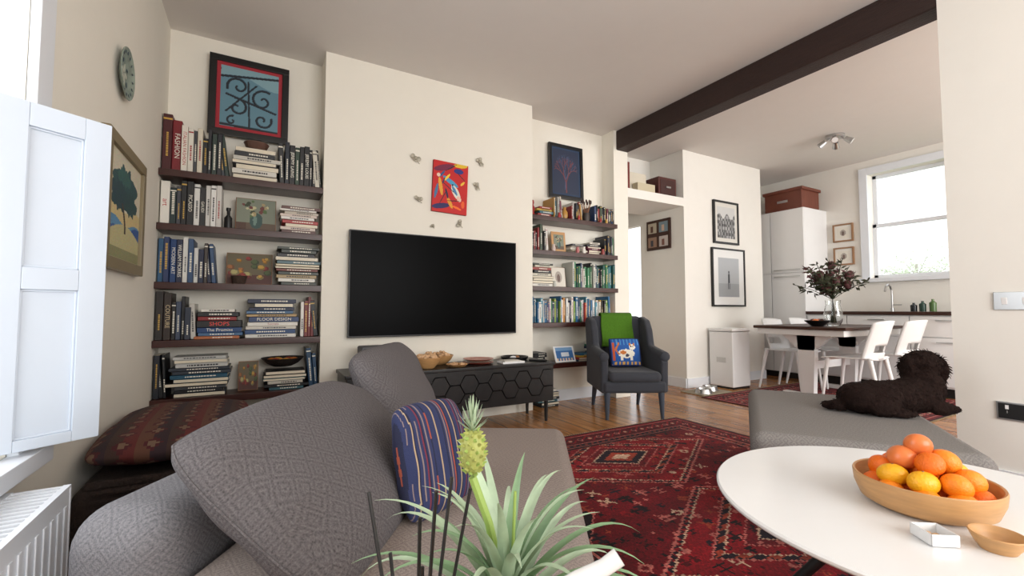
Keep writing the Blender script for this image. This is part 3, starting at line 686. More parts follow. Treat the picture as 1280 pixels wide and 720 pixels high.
# ---------------------------------------------------------------- rugs
def rugfn(Wd,Ld,seed=1,cell=.12):
    rs=np.random.RandomState(seed)
    def fn(U,V):
        X=(U-.5)*Wd; Y=(V-.5)*Ld
        q=.01; Xq=np.round(X/q)*q; Yq=np.round(Y/q)*q
        A=np.zeros(U.shape+(3,)); RED=(140,18,30);MAR=(76,10,18);NAV=(30,21,34);PNK=(196,110,102);CRM=(210,176,150);BLK=(24,14,20);ORG=(160,62,44);WINE=(112,12,26)
        A[:]=WINE
        e=np.minimum(Wd/2-np.abs(Xq),Ld/2-np.abs(Yq))
        P=1.02; yy=((Yq+P/2)%P)-P/2; cyy=np.abs(yy); ax=np.abs(Xq)
        a=Wd*.36
        h=np.maximum(ax/a,(ax*.62+cyy)/(P*.47))
        A[h<1.0]=MAR; A[h<.94]=RED; A[(h>.99)&(h<1.018)]=PNK; A[(h>.928)&(h<.945)]=CRM; A[(h>.945)&(h<.99)]=NAV
        A[(h<.66)]=NAV; A[(h>.655)&(h<.675)]=PNK; A[h<.58]=RED; A[(h>.568)&(h<.584)]=CRM; A[h<.42]=WINE; A[(h>.405)&(h<.42)]=PNK; A[h<.3]=NAV; A[(h>.285)&(h<.305)]=CRM; A[h<.18]=ORG; A[h<.1]=CRM
        tooth=(np.floor(Yq/.03).astype(int)%2==0)
        A[(h>.585)&(h<.64)&tooth]=ORG; A[(h>.95)&(h<.985)&(np.floor((Xq+Yq)/.03).astype(int)%2==0)]=RED
        cy2=np.abs((Yq%P)-P/2); o=(np.abs(ax-Wd*.40)*1.1+cy2)
        A[(o<.28)&(h>1.03)]=BLK; A[(o<.21)&(h>1.03)]=RED; A[(o<.2)&(o>.18)&(h>1.03)]=CRM; A[(o<.09)&(h>1.03)]=NAV; A[(o<.045)&(h>1.03)]=CRM; A[(np.abs(o-.28)<.007)&(h>1.02)]=PNK
        for cl,sd in ((cell,0),(cell*.62,20)):
            gx=np.floor(Xq/cl).astype(int); gy=np.floor(Yq/cl).astype(int)
            T=rs.randint(0,7,(64,64)); CI=rs.randint(0,6,(64,64)); JX=rs.uniform(-.2,.2,(64,64))*cl; JY=rs.uniform(-.2,.2,(64,64))*cl
            t=T[gx%64,gy%64]; ci=CI[gx%64,gy%64]
            mx=np.abs(Xq-(gx+.5)*cl-JX[gx%64,gy%64]); my0=Yq-(gy+.5)*cl-JY[gx%64,gy%64]; my=np.abs(my0)
            s=cl*.3
            m0=(t==0)&((mx+my)<s)&((mx+my)>s*.5)
            m1=(t==1)&(((mx<s*.25)&(my<s))|((my<s*.25)&(mx<s))|((np.abs(my-s*.8)<s*.2)&(mx<s*.6)))
            m2=(t==2)&(np.abs(mx-my)<s*.22)&(mx<s*.9)
            m3=(t==3)&((mx+my)<s*.7)
            m4=(t==4)&(((mx<s)&(np.abs(my0-s*.6)<s*.18))|((mx<s)&(np.abs(my0+s*.1)<s*.18))|((mx<s*.2)&(my<s)))
            pal=np.array([CRM,PNK,BLK,ORG,NAV,RED]) if sd==0 else np.array([BLK,PNK,NAV,MAR,ORG,BLK])
            keep=~((h>.92)&(h<1.03))&~((h>.56)&(h<.69))&(h>.32)&(np.abs(h-.41)>.03)&(np.abs(o-.19)>.03)
            mm=(m0|m1|m2|m3|m4)&keep; A[mm]=pal[ci[mm]]
        B0=[(.02,BLK),(.045,WINE),(.055,PNK),(.19,MAR),(.2,PNK),(.25,NAV),(.258,PNK),(.275,BLK)]
        prev=0
        for lim,c in B0:
            A[(e>=prev)&(e<lim)]=c; prev=lim
        s_=np.where(Wd/2-np.abs(Xq)<Ld/2-np.abs(Yq),Yq,Xq)
        ph=np.abs((s_/.17)%1-.5)*.17; k=np.abs(e-.122)
        bmask=(e>.06)&(e<.185)
        A[bmask&((ph+k)<.06)]=RED; A[bmask&((ph+k)<.042)]=NAV; A[bmask&((ph+k)<.026)]=ORG; A[bmask&((ph+k)<.014)]=CRM
        A[bmask&((.085-ph+k)<.03)]=PNK; A[bmask&((.085-ph+k)<.018)]=NAV
        ph2=np.abs((s_/.05)%1-.5)*.05; A[(e>.2)&(e<.25)&((ph2+np.abs(e-.225))<.016)]=ORG
        A*= (1+rs.normal(0,.1,U.shape))[...,None]
        A*= (0.92+.05*np.sin(Y*43)+0.06*np.sin(Y*13+1)+.03*np.sin(X*9))[...,None]
        return A
    return fn
M_fringe=mat('rug_fringe',rgb(180,160,130),.95)
def rug(name,cx,cy,w,l,res,seed,rz=0,cell=.12):
    b=B(name,(cx,cy,0.001),rz)
    b.b2((-w/2,-l/2,0),(w/2,l/2,.004),mat(name+'_edge',rgb(70,14,20),.95)); b.panel(w,l,int(w/res),int(l/res),rugfn(w,l,seed,cell),M_pile,None,z=.0055)
    for sgn in (-1,1):
        n=int(w/.02)
        for i in range(n):
            x=-w/2+(i+.5)*w/n; b.b2((x-.003,sgn*l/2-.02*(sgn<0),0.001),(x+.003,sgn*l/2+.02*(sgn>0),.004),M_fringe)
    return b.done(weight=False)
rug('persian_rug',1.98,1.1,2.25,3.1,.0075,1)
rug('kitchen_rug',5.1,2.33,2.1,1.6,.014,5)
RT=.0075

# ---------------------------------------------------------------- sofa
SR=-R(32.3)
b=B('grey_sofa',(0,0,0),SR)
b.b2((-.95,.88,.09),(.12,2.14,.24),M_sofab,bev=.03,seg=3)
b.b2((-.73,.86,.235),(.14,2.12,.375),M_sofal,bev=.05,seg=5)
b.b2((-.97,.86,.12),(-.73,2.2,.51),M_sofab,bev=.085,seg=6)
for x in (-.9,.05):
    for y in (.95,2.05): b.cyl((x,y,RT if x>0 else 0),(x,y,.1),.018,.025,M_black,seg=12)
b.done()
def cushionM(c,right,up):
    r=Vector(right).normalized(); u=Vector(up); u=(u-r*u.dot(r)).normalized(); n=r.cross(u)
    return Matrix.Translation(c)@Matrix((r,u,n)).transposed().to_4x4()
# sofa local frame: x right, y along sofa
b=B('sofa_back_cushion',(0,0,0),SR)
b.pillow(.80,.50,.20,M_sofa,cushionM((-.54,1.215,.51),(.02,1,.0),(-.36,0,.29)),n=36,piping=M_sofa); b.done()
b=B('sofa_back_cushion',(0,0,0),SR)
b.pillow(.58,.43,.17,M_sofa,cushionM((-.58,1.90,.575),(.04,1,.03),(-.22,0,.42)),n=32,piping=M_sofa); b.done()
def stripes(u,v):
    k=(u*11)%1; i=int(u*11)%3
    base=(40,48,86)
    if k<.12: return [(150,72,52),(168,146,120),(112,44,60)][i]
    if k<.3: return (28,32,60)
    if .56<k<.62: return (128,112,112)
    return base
b=B('striped_cushion',(0,0,0),SR)
b.pillow(.31,.31,.105,M_cloth,cushionM((-.285,1.28,.508),(.42,1,-.08),(-.2,.1,.8)),n=80,fn=stripes); b.done()

# ottoman
b=B('grey_ottoman',(2.463,1.138,0),R(33.0))
b.b2((-.56,-.35,.09),(.56,.35,.24),M_otto,bev=.03,seg=3); b.b2((-.585,-.375,.235),(.585,.375,.42),M_otto,bev=.05,seg=5)
for x in (-.5,.5):
    for y in (-.29,.29): b.cyl((x,y,RT),(x,y,.1),.015,.022,M_black,seg=12)
b.done()

# ---------------------------------------------------------------- dog
def build_dog():
    # lying on its chest, hind end to the left, head up at the right and turned away
    g=B('curly_dog',(2.73,.97,.4205),-R(29.5))
    E=[((-.22,0,.075),(.10,.105,.075)),((-.14,-.005,.08),(.12,.115,.08)),((-.03,0,.08),(.13,.105,.08)),((.07,.005,.088),(.12,.10,.088)),
       ((.13,.015,.12),(.09,.088,.10)),((.145,.03,.18),(.066,.064,.08)),
       ((.155,.05,.238),(.088,.085,.064)),((.165,.045,.272),(.062,.058,.034)),((.17,.135,.214),(.038,.055,.034)),((.17,.17,.208),(.03,.03,.026)),
       ((.075,.04,.205),(.028,.044,.072)),((.245,.04,.205),(.028,.044,.072)),
       ((-.17,-.09,.05),(.09,.045,.05)),((-.10,-.125,.022),(.065,.022,.02)),((-.30,.03,.035),(.055,.035,.03)),((-.33,.07,.025),(.045,.03,.022)),
       ((.14,-.07,.035),(.06,.03,.034)),((.20,-.04,.025),(.065,.026,.024)),((.12,.14,.03),(.03,.08,.028)),((.21,.15,.025),(.028,.075,.023))]
    for c,r in E: g.sph(c,r,M_fur,seg=20)
    o=g.done(weight=False)
    rm=o.modifiers.new('remesh','REMESH'); rm.mode='VOXEL'; rm.voxel_size=.006; rm.use_smooth_shade=True
    sm=o.modifiers.new('sm','SMOOTH'); sm.iterations=6; sm.factor=.6
    t=bpy.data.textures.new('curl','CLOUDS'); t.noise_scale=.016; t.noise_depth=2
    dp=o.modifiers.new('d','DISPLACE'); dp.texture=t; dp.strength=.012; dp.mid_level=.4; dp.texture_coords='LOCAL'
    h=B('curly_fur',(0,0,0)); rnd=random.Random(4)
    for c,r in E:
        n=int(10000*(r[0]*r[1]+r[1]*r[2]+r[0]*r[2]))
        hd=c[2]>.15
        for k in range(n):
            d=Vector((rnd.gauss(0,1),rnd.gauss(0,1),rnd.gauss(0,1))).normalized()
            p=Vector((c[0]+d.x*r[0],c[1]+d.y*r[1],c[2]+d.z*r[2]))
            if any(((p.x-c2[0])/r2[0])**2+((p.y-c2[1])/r2[1])**2+((p.z-c2[2])/r2[2])**2<.85 for c2,r2 in E): continue
            if p.z<.01: continue
            n_=Vector((d.x/r[0],d.y/r[1],d.z/r[2])).normalized(); dv=Vector((-.6,-.2,-.5)); fl=(dv-n_*n_.dot(dv)).normalized()
            t2=n_.cross(fl); ph=rnd.random()*6.28; cr=rnd.uniform(.001,.0028)
            lg=.004 if hd else .003
            pts=[p-n_*.001+n_*(q*lg*(.8 if hd else .45))+fl*(q*lg)+(fl*math.cos(ph+q*1.6)+t2*math.sin(ph+q*1.6))*cr for q in range(5)]
            pts=[Vector((a.x,a.y,max(a.z,.003))) for a in pts]
            h.tube(pts,[.0018,.002,.0018,.0013,.0005],M_fur,seg=4)
    h.sph((.17,.2,.212),(.013,.01,.010),M_nose,seg=10)
    for sx in (.135,.205): h.sph((sx,.122,.245),.008,M_nose,seg=8)
    ho=h.done(weight=False); ho.parent=o; o.scale=(.92,.95,.97)
build_dog()

# ---------------------------------------------------------------- armchair
AC=(2.88,3.02,0); AR=-R(27)
b=B('wingback_armchair',AC,AR)
b.b2((-.27,-.3,.22),(.27,.26,.32),M_char,bev=.03,seg=4); b.b2((-.225,-.32,.31),(.225,.2,.40),M_char,bev=.042,seg=5)
Mb=Matrix.Translation((0,.23,.28))@Matrix.Rotation(R(-9),4,'X')
b.box((0,0,.285),(.50,.1,.6),M_char,bev=.045,seg=5,M=Mb)
prof=[(.3,.22),(.3,.5),(.36,.82),(.28,.855),(.14,.825),(.07,.74),(.03,.61),(-.06,.56),(-.26,.54),(-.29,.49),(-.28,.22)]
for s_ in (-1,1): b.prism(prof,s_*.255-.033,s_*.255+.033,M_char,bev=.022,seg=4)
for s_ in (-1,1):
    b.tube([(s_*.26,-.28,.525),(s_*.265,-.1,.54),(s_*.265,.06,.57)],[.042,.042,.033],M_char,seg=14); b.sph((s_*.26,-.28,.525),(.042,.02,.042),M_char,seg=14)
    b.cyl((s_*.235,-.27,0),(s_*.23,-.26,.23),.014,.028,M_charleg,seg=12); b.cyl((s_*.22,.33,0),(s_*.215,.24,.23),.014,.028,M_charleg,seg=12)
b.done()
b=B('green_throw',AC,AR)
def thr(u,v):
    x=-.15+.30*u+.004*math.sin(v*13); wv=.005*math.sin(u*16)
    def cy(z): return .23+(z-.28)*.158
    if v<.5: 
        q=v/.5; z=.57+.28*q; return Vector((x+.012*(1-q)*(u-.5),cy(z)-.062-abs(wv)*(1-q),z))
    if v<.62: q=(v-.5)/.12; a=math.pi*q; return Vector((x,cy(.865)-.062*math.cos(a),.852+.035*math.sin(a)))
    q=(v-.62)/.38; z=.85-.3*q; return Vector((x,cy(z)+.062+abs(wv)*q,z))
b.grid(thr,30,60,M_green)
o=b.done(weight=False); sl=o.modifiers.new('s','SOLIDIFY'); sl.thickness=.01; sl.offset=0
def catc(u,v):
    c=(34,84,156)
    if min(u,v,1-u,1-v)<.06: return (20,36,84)
    if (u*9%1<.25) and v>.72: c=(80,140,190)
    if abs(u-.12)<.03 and .2<v<.8: c=(200,90,50)
    if ((u-.5)/.26)**2+((v-.42)/.15)**2<1: c=(226,220,206)
    if ((u-.4)/.1)**2+((v-.46)/.06)**2<1: c=(190,110,50)
    if ((u-.52)/.06)**2+((v-.36)/.05)**2<1: c=(60,60,80)
    if ((u-.7)/.1)**2+((v-.64)/.1)**2<1: c=(228,222,208)
    if abs(abs(u-.7)-.06)<.03 and .7<v<.78: c=(190,110,50)
    if abs(abs(u-.7)-.035)<.015 and abs(v-.66)<.02: c=(30,30,40)
    if abs(abs(u-.5)-.15)<.03 and .2<v<.35: c=(226,220,206)
    if abs(u-.24+.05*math.sin(v*14))<.03 and .4<v<.8: c=(190,110,50)
    if v<.16 and (u*8%1)<.5: c=(210,160,80)
    return c
b=B('cat_cushion',AC,AR); b.pillow(.29,.27,.09,M_cloth,cushionM((.01,.03,.532),(1,0,0),(0,.32,.9)),n=56,fn=catc,rc=.06); b.done()

# ---------------------------------------------------------------- round coffee table + fruit
TX,TY,TZ=1.42,.455,.45
b=B('round_coffee_table',(TX,TY,0),R(20))
b.lathe([(0,.425),(.44,.425),(.468,.436),(.472,.441),(.472,.446),(.468,.45),(0,.45)],M_lac,seg=96)
b.lathe([(0,.415),(.40,.415),(.43,.4248),(0,.4248)],M_black,seg=64)
for k in range(4):
    a=k*math.pi/2; b.tube([(.1*math.cos(a),.1*math.sin(a),.415),(.26*math.cos(a),.26*math.sin(a),.2),(.4*math.cos(a),.4*math.sin(a),RT+.001)],[.016,.014,.012],M_black,seg=10)
b.done()
BX,BY=1.395,.46; FS=.87
b=B('wooden_fruit_bowl')
b.lathe([(r*FS,z*.95) for r,z in ((0,0),(.115,0),(.142,.014),(.155,.045),(.158,.07),(.156,.074),(.151,.072),(.147,.045),(.134,.02),(.105,.01),(0,.01))],M_oak,c=(BX,BY,TZ+.0005),seg=64); b.done()
b=B('citrus_fruit'); rnd=random.Random(11)
mats_f=[M_orange,M_mandarin,M_lemon,M_orange,M_mandarin,M_apple]
pos=[]
for k in range(9): 
    a=k*2*math.pi/9; pos.append((.106*math.cos(a),.106*math.sin(a),.046))
for k in range(3): a=k*2.09+.4; pos.append((.042*math.cos(a),.042*math.sin(a),.046))
for k in range(8): a=k*2*math.pi/8+.3; pos.append((.088*math.cos(a),.088*math.sin(a),.088))
pos.append((0,0,.095))
for k in range(4): a=k*1.571+.6; pos.append((.045*math.cos(a),.045*math.sin(a),.128))
pos.append((.0,.01,.164))
for i,(x,y,z_) in enumerate(pos):
    x*=FS;y*=FS;z_*=FS
    m=mats_f[rnd.randrange(5)]
    if i in (12,13,14,9,21,23): m=M_orange
    if i in (22,25): m=M_apple
    if i in (15,16): m=M_lemon
    r=rnd.uniform(.0265,.030)
    b.sph((BX+x,BY+y,TZ+z_),(r*1.05,r*1.05,r*.93) if m is not M_lemon else (r*1.15,r*.92,r*.92),m,rot=(rnd.random(),rnd.random(),rnd.random()*3),seg=24)
    b.cyl((BX+x,BY+y,TZ+z_+r*.88),(BX+x,BY+y,TZ+z_+r*.96),.003,.002,M_wood,seg=6)
b.done()
b=B('white_square_dish',(1.205,.385,TZ+.0005),R(-35))
S_=.82
for lo,hi in (((-.028,-.03,0),(.028,.03,.004)),((-.032,-.034,.002),(-.028,.034,.03)),((.028,-.034,.002),(.032,.034,.03)),((-.032,-.034,.002),(.032,-.03,.03)),((-.032,.03,.002),(.032,.034,.03))): b.b2([q*S_ for q in lo],[q*S_ for q in hi],M_ceram,bev=.0018)
for k in range(7): b.sph((random.uniform(-.016,.016),random.uniform(-.016,.016),.008),(.007,.005,.004),M_shell,seg=8)
b.done()
b=B('wooden_pinch_bowl'); bowl(b,(1.270,.310,TZ+.0005),.043,.030,M_oak,t=.006,foot=.62,seg=40); b.done()

# ---------------------------------------------------------------- side table, pineapple plant, diffuser
SX,SY=.25,.44
b=B('plant_side_table',(SX,SY,0)); b.lathe([(0,.38),(.2,.38),(.205,.39),(.2,.4),(0,.4)],M_dkwood,seg=48)
for k in range(3):
    a=k*2.094; b.cyl((.16*math.cos(a),.16*math.sin(a),0),(.12*math.cos(a),.12*math.sin(a),.385),.01,.014,M_dkwood,seg=10)
b.done()
def W2(l,d): return (.492*d+.870*l,.870*d-.492*l)
px,py=W2(-.008,.56)
b=B('pineapple_plant',(px,py,.4005))
b.lathe([(0,0),(.045,0),(.058,.14),(.062,.145),(.058,.15),(.053,.14),(0,.135)],mat('dark_planter',rgb(40,38,38),.5),seg=32)
b.sph((0,0,.135),(.05,.05,.01),mat('potting_soil',rgb(50,36,26),.95,bump=1),seg=16)
def strap(b,base,az,L_,lift,droop,w,m,n=14):
    d=Vector((math.cos(az),math.sin(az),0)); side=Vector((-math.sin(az),math.cos(az),0)); vs=[];fs=[]
    p=Vector(base)
    for i in range(n+1):
        t=i/n; el=lift-droop*t*t*(1.0)
        if i: p=p+(d*math.cos(el)+Vector((0,0,math.sin(el))))*(L_/n)
        up=(-d*math.sin(el)+Vector((0,0,math.cos(el))))
        ww=w*(min(1,.55+t*2.2))*(1-t**1.8)+.0005
        for s_,u in ((-1,.32),(0,0),(1,.32)): vs.append(p+side*(s_*ww/2)+up*(u*ww*.6))
    for i in range(n):
        for k in range(2): fs.append([i*3+k,i*3+k+1,i*3+3+k+1,i*3+3+k])
    b.raw(vs,fs,m,None,True)
rnd=random.Random(5)
M_leaf2=mat('bromeliad_leaf_pale',rgb(172,192,162),0.5,var=0.3,vscale=40)
for k in range(42):
    az=k*2.399; q=k/42
    strap(b,(0.010*math.cos(az),.010*math.sin(az),.145+.055*q),az,.205-.05*q+rnd.uniform(-.035,.025),R(36+38*q),R(88-38*q)+rnd.uniform(-.35,.35),.0165,rnd.choice((M_leaf,M_leaf2,M_leaf2)))
fx,fy=W2(-.048,.55); fx-=px; fy-=py
fz=.347
b.tube([(0,0,.17),(fx*.5,fy*.5,.26),(fx,fy,fz-.03)],[.006,.005,.005],M_stemg,seg=8)
b.sph((fx,fy,fz),(.015,.015,.027),M_fruitp,seg=20)
for i in range(80):
    t=(i+.5)/80; a=i*2.399; z_=(1-2*t)*.026; r=.0155*math.sqrt(max(0,1-(z_/.028)**2))
    b.cyl((fx+r*.85*math.cos(a),fy+r*.85*math.sin(a),fz+z_),(fx+(r+.004)*math.cos(a),fy+(r+.004)*math.sin(a),fz+z_+.002),.003,.0006,M_fruitp if i%3 else M_stemg,seg=5)
for k in range(30):
    az=k*2.399; q=k/30
    strap(b,(fx,fy,fz+.022+.01*q),az,.024+.014*q,R(30+55*q),R(-10),.0042,M_leaf2,n=5)
e1=W2(.004,.55); e1=(e1[0]-px,e1[1]-py)
b.tube([(e1[0]*.5,e1[1]*.5,.15),(e1[0],e1[1],.30)],[.0024,.0018],M_stemg,seg=6)
b.done(weight=False)
dx,dy=W2(-.095,.46)
b=B('reed_diffuser',(dx,dy,.4005))
b.lathe([(0,0),(.025,0),(.027,.01),(.027,.06),(.01,.075),(.01,.095),(0,.095)],mat('amber_glass',rgb(60,30,14),.1),seg=28)
for (l,d,z_) in ((-.05,.0,.335),(-.03,.01,.27),(.002,.0,.31),(.034,0,.35),(.052,.01,.335),(.020,-.01,.34),(.008,-.015,.27)):
    ex,ey=.492*d+.870*l,.870*d-.492*l; b.tube([(-ex*.12,-ey*.12,.02),(ex,ey,z_)],.0019,M_black,seg=6)
b.done()
wx,wy=W2(.045,.385)
b=B('white_watering_can',(wx,wy,.4005),-R(29.5))
b.lathe([(0,0),(.038,0),(.042,.1),(.034,.19),(.03,.2),(.027,.2),(.03,.18),(.036,.1),(.032,.008),(0,.008)],M_ceram,seg=28)
b.tube([(.0,.036,.06),(-.012,.045,.15),(-.022,.05,.22),(-.008,.055,.246),(.02,.06,.258),(.045,.062,.268),(.06,.063,.278)],[.010,.009,.009,.009,.0085,.008,.0085],M_ceram,seg=14)
b.tube([(0,-.034,.17),(0,-.07,.16),(0,-.075,.08),(0,-.04,.05)],.005,M_ceram,seg=8)
b.done()

# ---------------------------------------------------------------- kilim cushion on a low dark basket, under the left wall pictures
def kil(u,v):
    a=abs((u*11)%1-.5)+abs((v*6)%1-.5)
    r=int(v*12)%4
    c=[(92,36,34),(62,42,36),(48,32,38),(92,58,44)][r]
    if a<.2: c=(112,88,70)
    elif a<.36: c=(74,26,30)
    return c
b=B('storage_basket'); mw_=mat('dark_seagrass',rgb(44,32,27),.9,bump=1,bscale=110,var=.5,vscale=60)
b.b2((-.56,2.1,0.0),(-.04,3.0,.29),mw_,bev=.045,seg=4)
for k in range(9):
    z_=.035+k*.03
    pts=[(-.5,2.098,z_),(-.08,2.098,z_),(-.042,2.14,z_),(-.038,2.5,z_),(-.042,2.96,z_),(-.08,3.0,z_)]
    b.tube(pts,.009,mw_,seg=6)
b.tube([(-.52,2.13,.295),(-.08,2.13,.295),(-.07,2.5,.295),(-.08,2.97,.295),(-.52,2.97,.295)],.016,mw_,seg=8)
b.done()
b=B('kilim_cushion',(0,0,0)); b.pillow(.88,.54,.16,M_cloth,cushionM((-.295,2.55,.384),(0,1,0),(-1,0,.0)),n=70,fn=kil); b.done()

# ---------------------------------------------------------------- kitchen
b=B('tall_fridge_cabinet'); fx0=6.2
b.b2((fx0+.02,3.17,0.08),(KX-.002,4.06,2.28),M_lac); b.b2((fx0+.05,3.19,0),(KX-.01,4.05,.08),M_black)
for y0_,y1_ in ((3.172,3.6),(3.61,4.05)):
    b.b2((fx0,y0_,.09),(fx0+.02,y1_,1.41),M_lac,bev=.002); b.b2((fx0,y0_,1.42),(fx0+.02,y1_,2.27),M_lac,bev=.002)
b.b2((fx0-.02,3.22,1.36),(fx0-.012,3.56,1.375),M_steel); b.b2((fx0-.02,3.22,1.45),(fx0-.012,3.56,1.465),M_steel)
for z_ in (1.3675,1.4575):
    for y_ in (3.24,3.54): b.b2((fx0-.014,y_-.004,z_-.004),(fx0+.001,y_+.004,z_+.004),M_steel)
b.done()
b=B('wooden_crate'); 
b.b2((6.28,3.22,2.281),(6.72,3.72,2.56),mat('cherry_crate',rgb(112,58,42),.5,var=.3,vscale=6,stretch=(8,1,1)),bev=.006); b.b2((6.26,3.2,2.54),(6.74,3.74,2.58),b.mats[0],bev=.004); b.b2((6.27,3.4,2.4),(6.28,3.54,2.43),M_steel); b.done()
b=B('kitchen_counter')
b.b2((6.22,.2,.1),(KX-.002,3.165,.86),M_lac); b.b2((6.26,.2,0),(KX-.01,3.165,.1),M_black); b.b2((6.18,.2,.862),(KX-.002,3.165,.9),M_dkwood,bev=.003)
y=3.16
for w_ in (.45,.6,.6,.6,.6):
    b.b2((6.2,y-w_+.004,.12),(6.22,y-.004,.62),M_lac,bev=.002); b.b2((6.2,y-w_+.004,.63),(6.22,y-.004,.85),M_lac,bev=.002)
    b.b2((6.18,y-w_/2-.08,.8),(6.19,y-w_/2+.08,.812),M_steel); b.b2((6.18,y-w_/2-.08,.57),(6.19,y-w_/2+.08,.582),M_steel); y-=w_
b.done()
b=B('kitchen_tap'); b.cyl((6.65,2.42,.9005),(6.65,2.42,.94),.022,.02,M_steel)
b.tube([(6.65,2.42,.94),(6.65,2.42,1.15),(6.62,2.42,1.2),(6.56,2.42,1.22),(6.5,2.42,1.2),(6.47,2.42,1.14)],.011,M_steel,seg=10); b.box((6.65,2.37,.98),(.015,.09,.012),M_steel,bev=.003); b.done()
b=B('soap_bottles')
for y_,h_,c in ((2.2,.1,rgb(20,24,30)),(2.12,.12,rgb(30,60,50)),(2.03,.14,rgb(80,110,60))): b.lathe([(0,0),(.03,0),(.032,h_*.7),(.012,h_*.85),(.012,h_),(0,h_)],mat('bottle_%d'%int(y_*100),c,.2),c=(6.6,y_,.9005),seg=18)
b.done()
b=B('pedal_bin'); b.b2((4.76,3.24,.02),(5.09,3.55,.66),M_plast,bev=.012,seg=3); b.b2((4.755,3.235,.665),(5.095,3.555,.7),M_plast,bev=.01,seg=3); b.b2((4.77,3.25,0),(5.08,3.54,.03),M_black); b.b2((4.758,3.33,.3),(4.761,3.45,.36),M_steel); b.done()
b=B('dog_bowls'); 
for x,y_ in ((4.25,3.25),(4.46,3.33)): b.lathe([(0,0),(.09,0),(.075,.045),(.078,.048),(.072,.045),(.06,.012),(0,.01)],M_steel,c=(x,y_,.012),seg=28)
b.b2((4.12,3.15,0.001),(4.6,3.45,.011),mat('feeding_mat',rgb(150,140,120),.8),bev=.003); b.done()
# dining table
b=B('dining_table')
b.b2((4.78,2.1,.72),(6.05,3.0,.75),M_dkwood,bev=.004); b.b2((4.81,2.13,.66),(6.02,2.97,.72),M_lac,bev=.003)
for x in (5.0,5.86):
    b.prism([(2.46,.66),(2.64,.66),(2.61,.03),(2.49,.03)],x-.035,x+.035,M_lac); b.prism([(2.3,.66),(2.8,.66),(2.62,.5),(2.48,.5)],x-.035,x+.035,M_lac); b.b2((x-.035,2.3,RT+.001),(x+.035,2.8,.05),M_lac,bev=.004)
b.b2((5.0,2.53,.3),(5.86,2.57,.38),M_lac); b.done()
def chair(x,y,rz):
    b=B('dining_chair',(x,y,RT+.001),rz)   # faces +y locally, back at -y
    def seat(u,v): 
        X=(u-.5)*.42*(1-.06*(1-v)); Y=-.2+.42*v; return Vector((X,Y,.44+.012*math.cos((u-.5)*math.pi)*-1+.0-.02*max(0,v-.8)*3+.012))
    def back(u,v):
        a=(u-.5); X=a*(.42-.03*v)*(1-.05); Y=-.2-.1*v**1.2+ .09*(abs(a)*2)**2; Z=.44+.37*v-.02*(abs(a)*2)**3*v; return Vector((X,Y,Z))
    b.grid(seat,14,14,M_plast); 
    nu,nv=16,16; vs=[back(i/nu,j/nv) for j in range(nv+1) for i in range(nu+1)]; w=nu+1
    fs=[[j*w+i,j*w+i+1,(j+1)*w+i+1,(j+1)*w+i] for j in range(nv) for i in range(nu) if not (3<=j<=5 and 3<=i<=12)]
    b.raw(vs,fs,M_plast,None,True)
    o=b.done(weight=False); s_=o.modifiers.new('s','SOLIDIFY'); s_.thickness=.014; s_.offset=0
    l=B('legs',(0,0,0))
    for sx in (-1,1):
        l.tube([(sx*.18,.17,.44),(sx*.2,.2,.2),(sx*.21,.22,0)],[.02,.016,.011],M_plast,seg=10); l.tube([(sx*.18,-.17,.46),(sx*.19,-.22,.2),(sx*.2,-.26,0)],[.022,.017,.011],M_plast,seg=10)
    l.tube([(-.18,.17,.425),(.18,.17,.425)],.012,M_plast); lo=l.done(weight=False); lo.parent=o
chair(5.10,2.16,R(3)); chair(5.80,2.14,R(-3)); chair(5.36,2.92,R(180)); chair(5.93,2.92,R(177))
b=B('dark_fruit_dish'); b.lathe([(0,0),(.05,0),(.11,.05),(.115,.06),(.108,.055),(.045,.012),(0,.012)],M_black,c=(5.0,2.45,.7505)); 
for k in range(4): b.sph((5.0+.04*math.cos(k*1.6),2.45+.04*math.sin(k*1.6),.795),.032,[M_apple,M_leafp,M_apple,M_dkwood][k],seg=12)
b.done()
b=B('dried_flower_bouquet',(5.28,2.43,.7505))
b.lathe([(0,0),(.055,0),(.08,.05),(.088,.12),(.065,.22),(.07,.27),(.066,.27),(.061,.22),(.083,.12),(.075,.05),(.05,.008),(0,.008)],M_glass,seg=36)
rnd=random.Random(9)
for k in range(36):
    a=rnd.random()*6.28; e=rnd.uniform(.05,1.25); L_=rnd.uniform(.34,.54)
    d=Vector((math.cos(a)*math.sin(e),math.sin(a)*math.sin(e),math.cos(e))); p0=Vector((-d.x*.03,-d.y*.03,.03)); p1=Vector((0,0,.28)); p2=p1+d*L_*.8
    b.tube([p0,p1,p1+d*L_*.4+Vector((0,0,.02)),p2],.0035,M_leafd,seg=5)
    m=rnd.choice((M_leafd,M_leafp,M_leafd))
    for j in range(18):
        t=rnd.uniform(.35,1); q=p1+d*L_*.8*t; o_=Vector((rnd.gauss(0,1),rnd.gauss(0,1),rnd.gauss(0,.8))).normalized(); 
        s1=o_.orthogonal().normalized()*.016; tip=q+o_*rnd.uniform(.05,.085); mid=q+o_*.035
        b.raw([q,mid+s1,tip,mid-s1],[[0,1,2,3]],m)
for (x,y_,z_) in ((-.1,-.08,.46),(.07,-.12,.52),(.0,.0,.64),(.14,.0,.46),(-.14,.05,.54),(-.02,-.15,.43),(.16,-.1,.54)):
    b.sph((x,y_,z_),(.038,.038,.048),M_leafp,seg=10)
    for j in range(14):
        a=j*.45; o_=Vector((math.cos(a)*.045,math.sin(a)*.045,.05)); s1=Vector((-math.sin(a),math.cos(a),0))*.012; q=Vector((x,y_,z_-.03)); b.raw([q,q+o_*.6+s1,q+o_*1.4,q+o_*.6-s1],[[0,1,2,3]],M_leafp if j%2 else M_leafd)
b.done(weight=False)
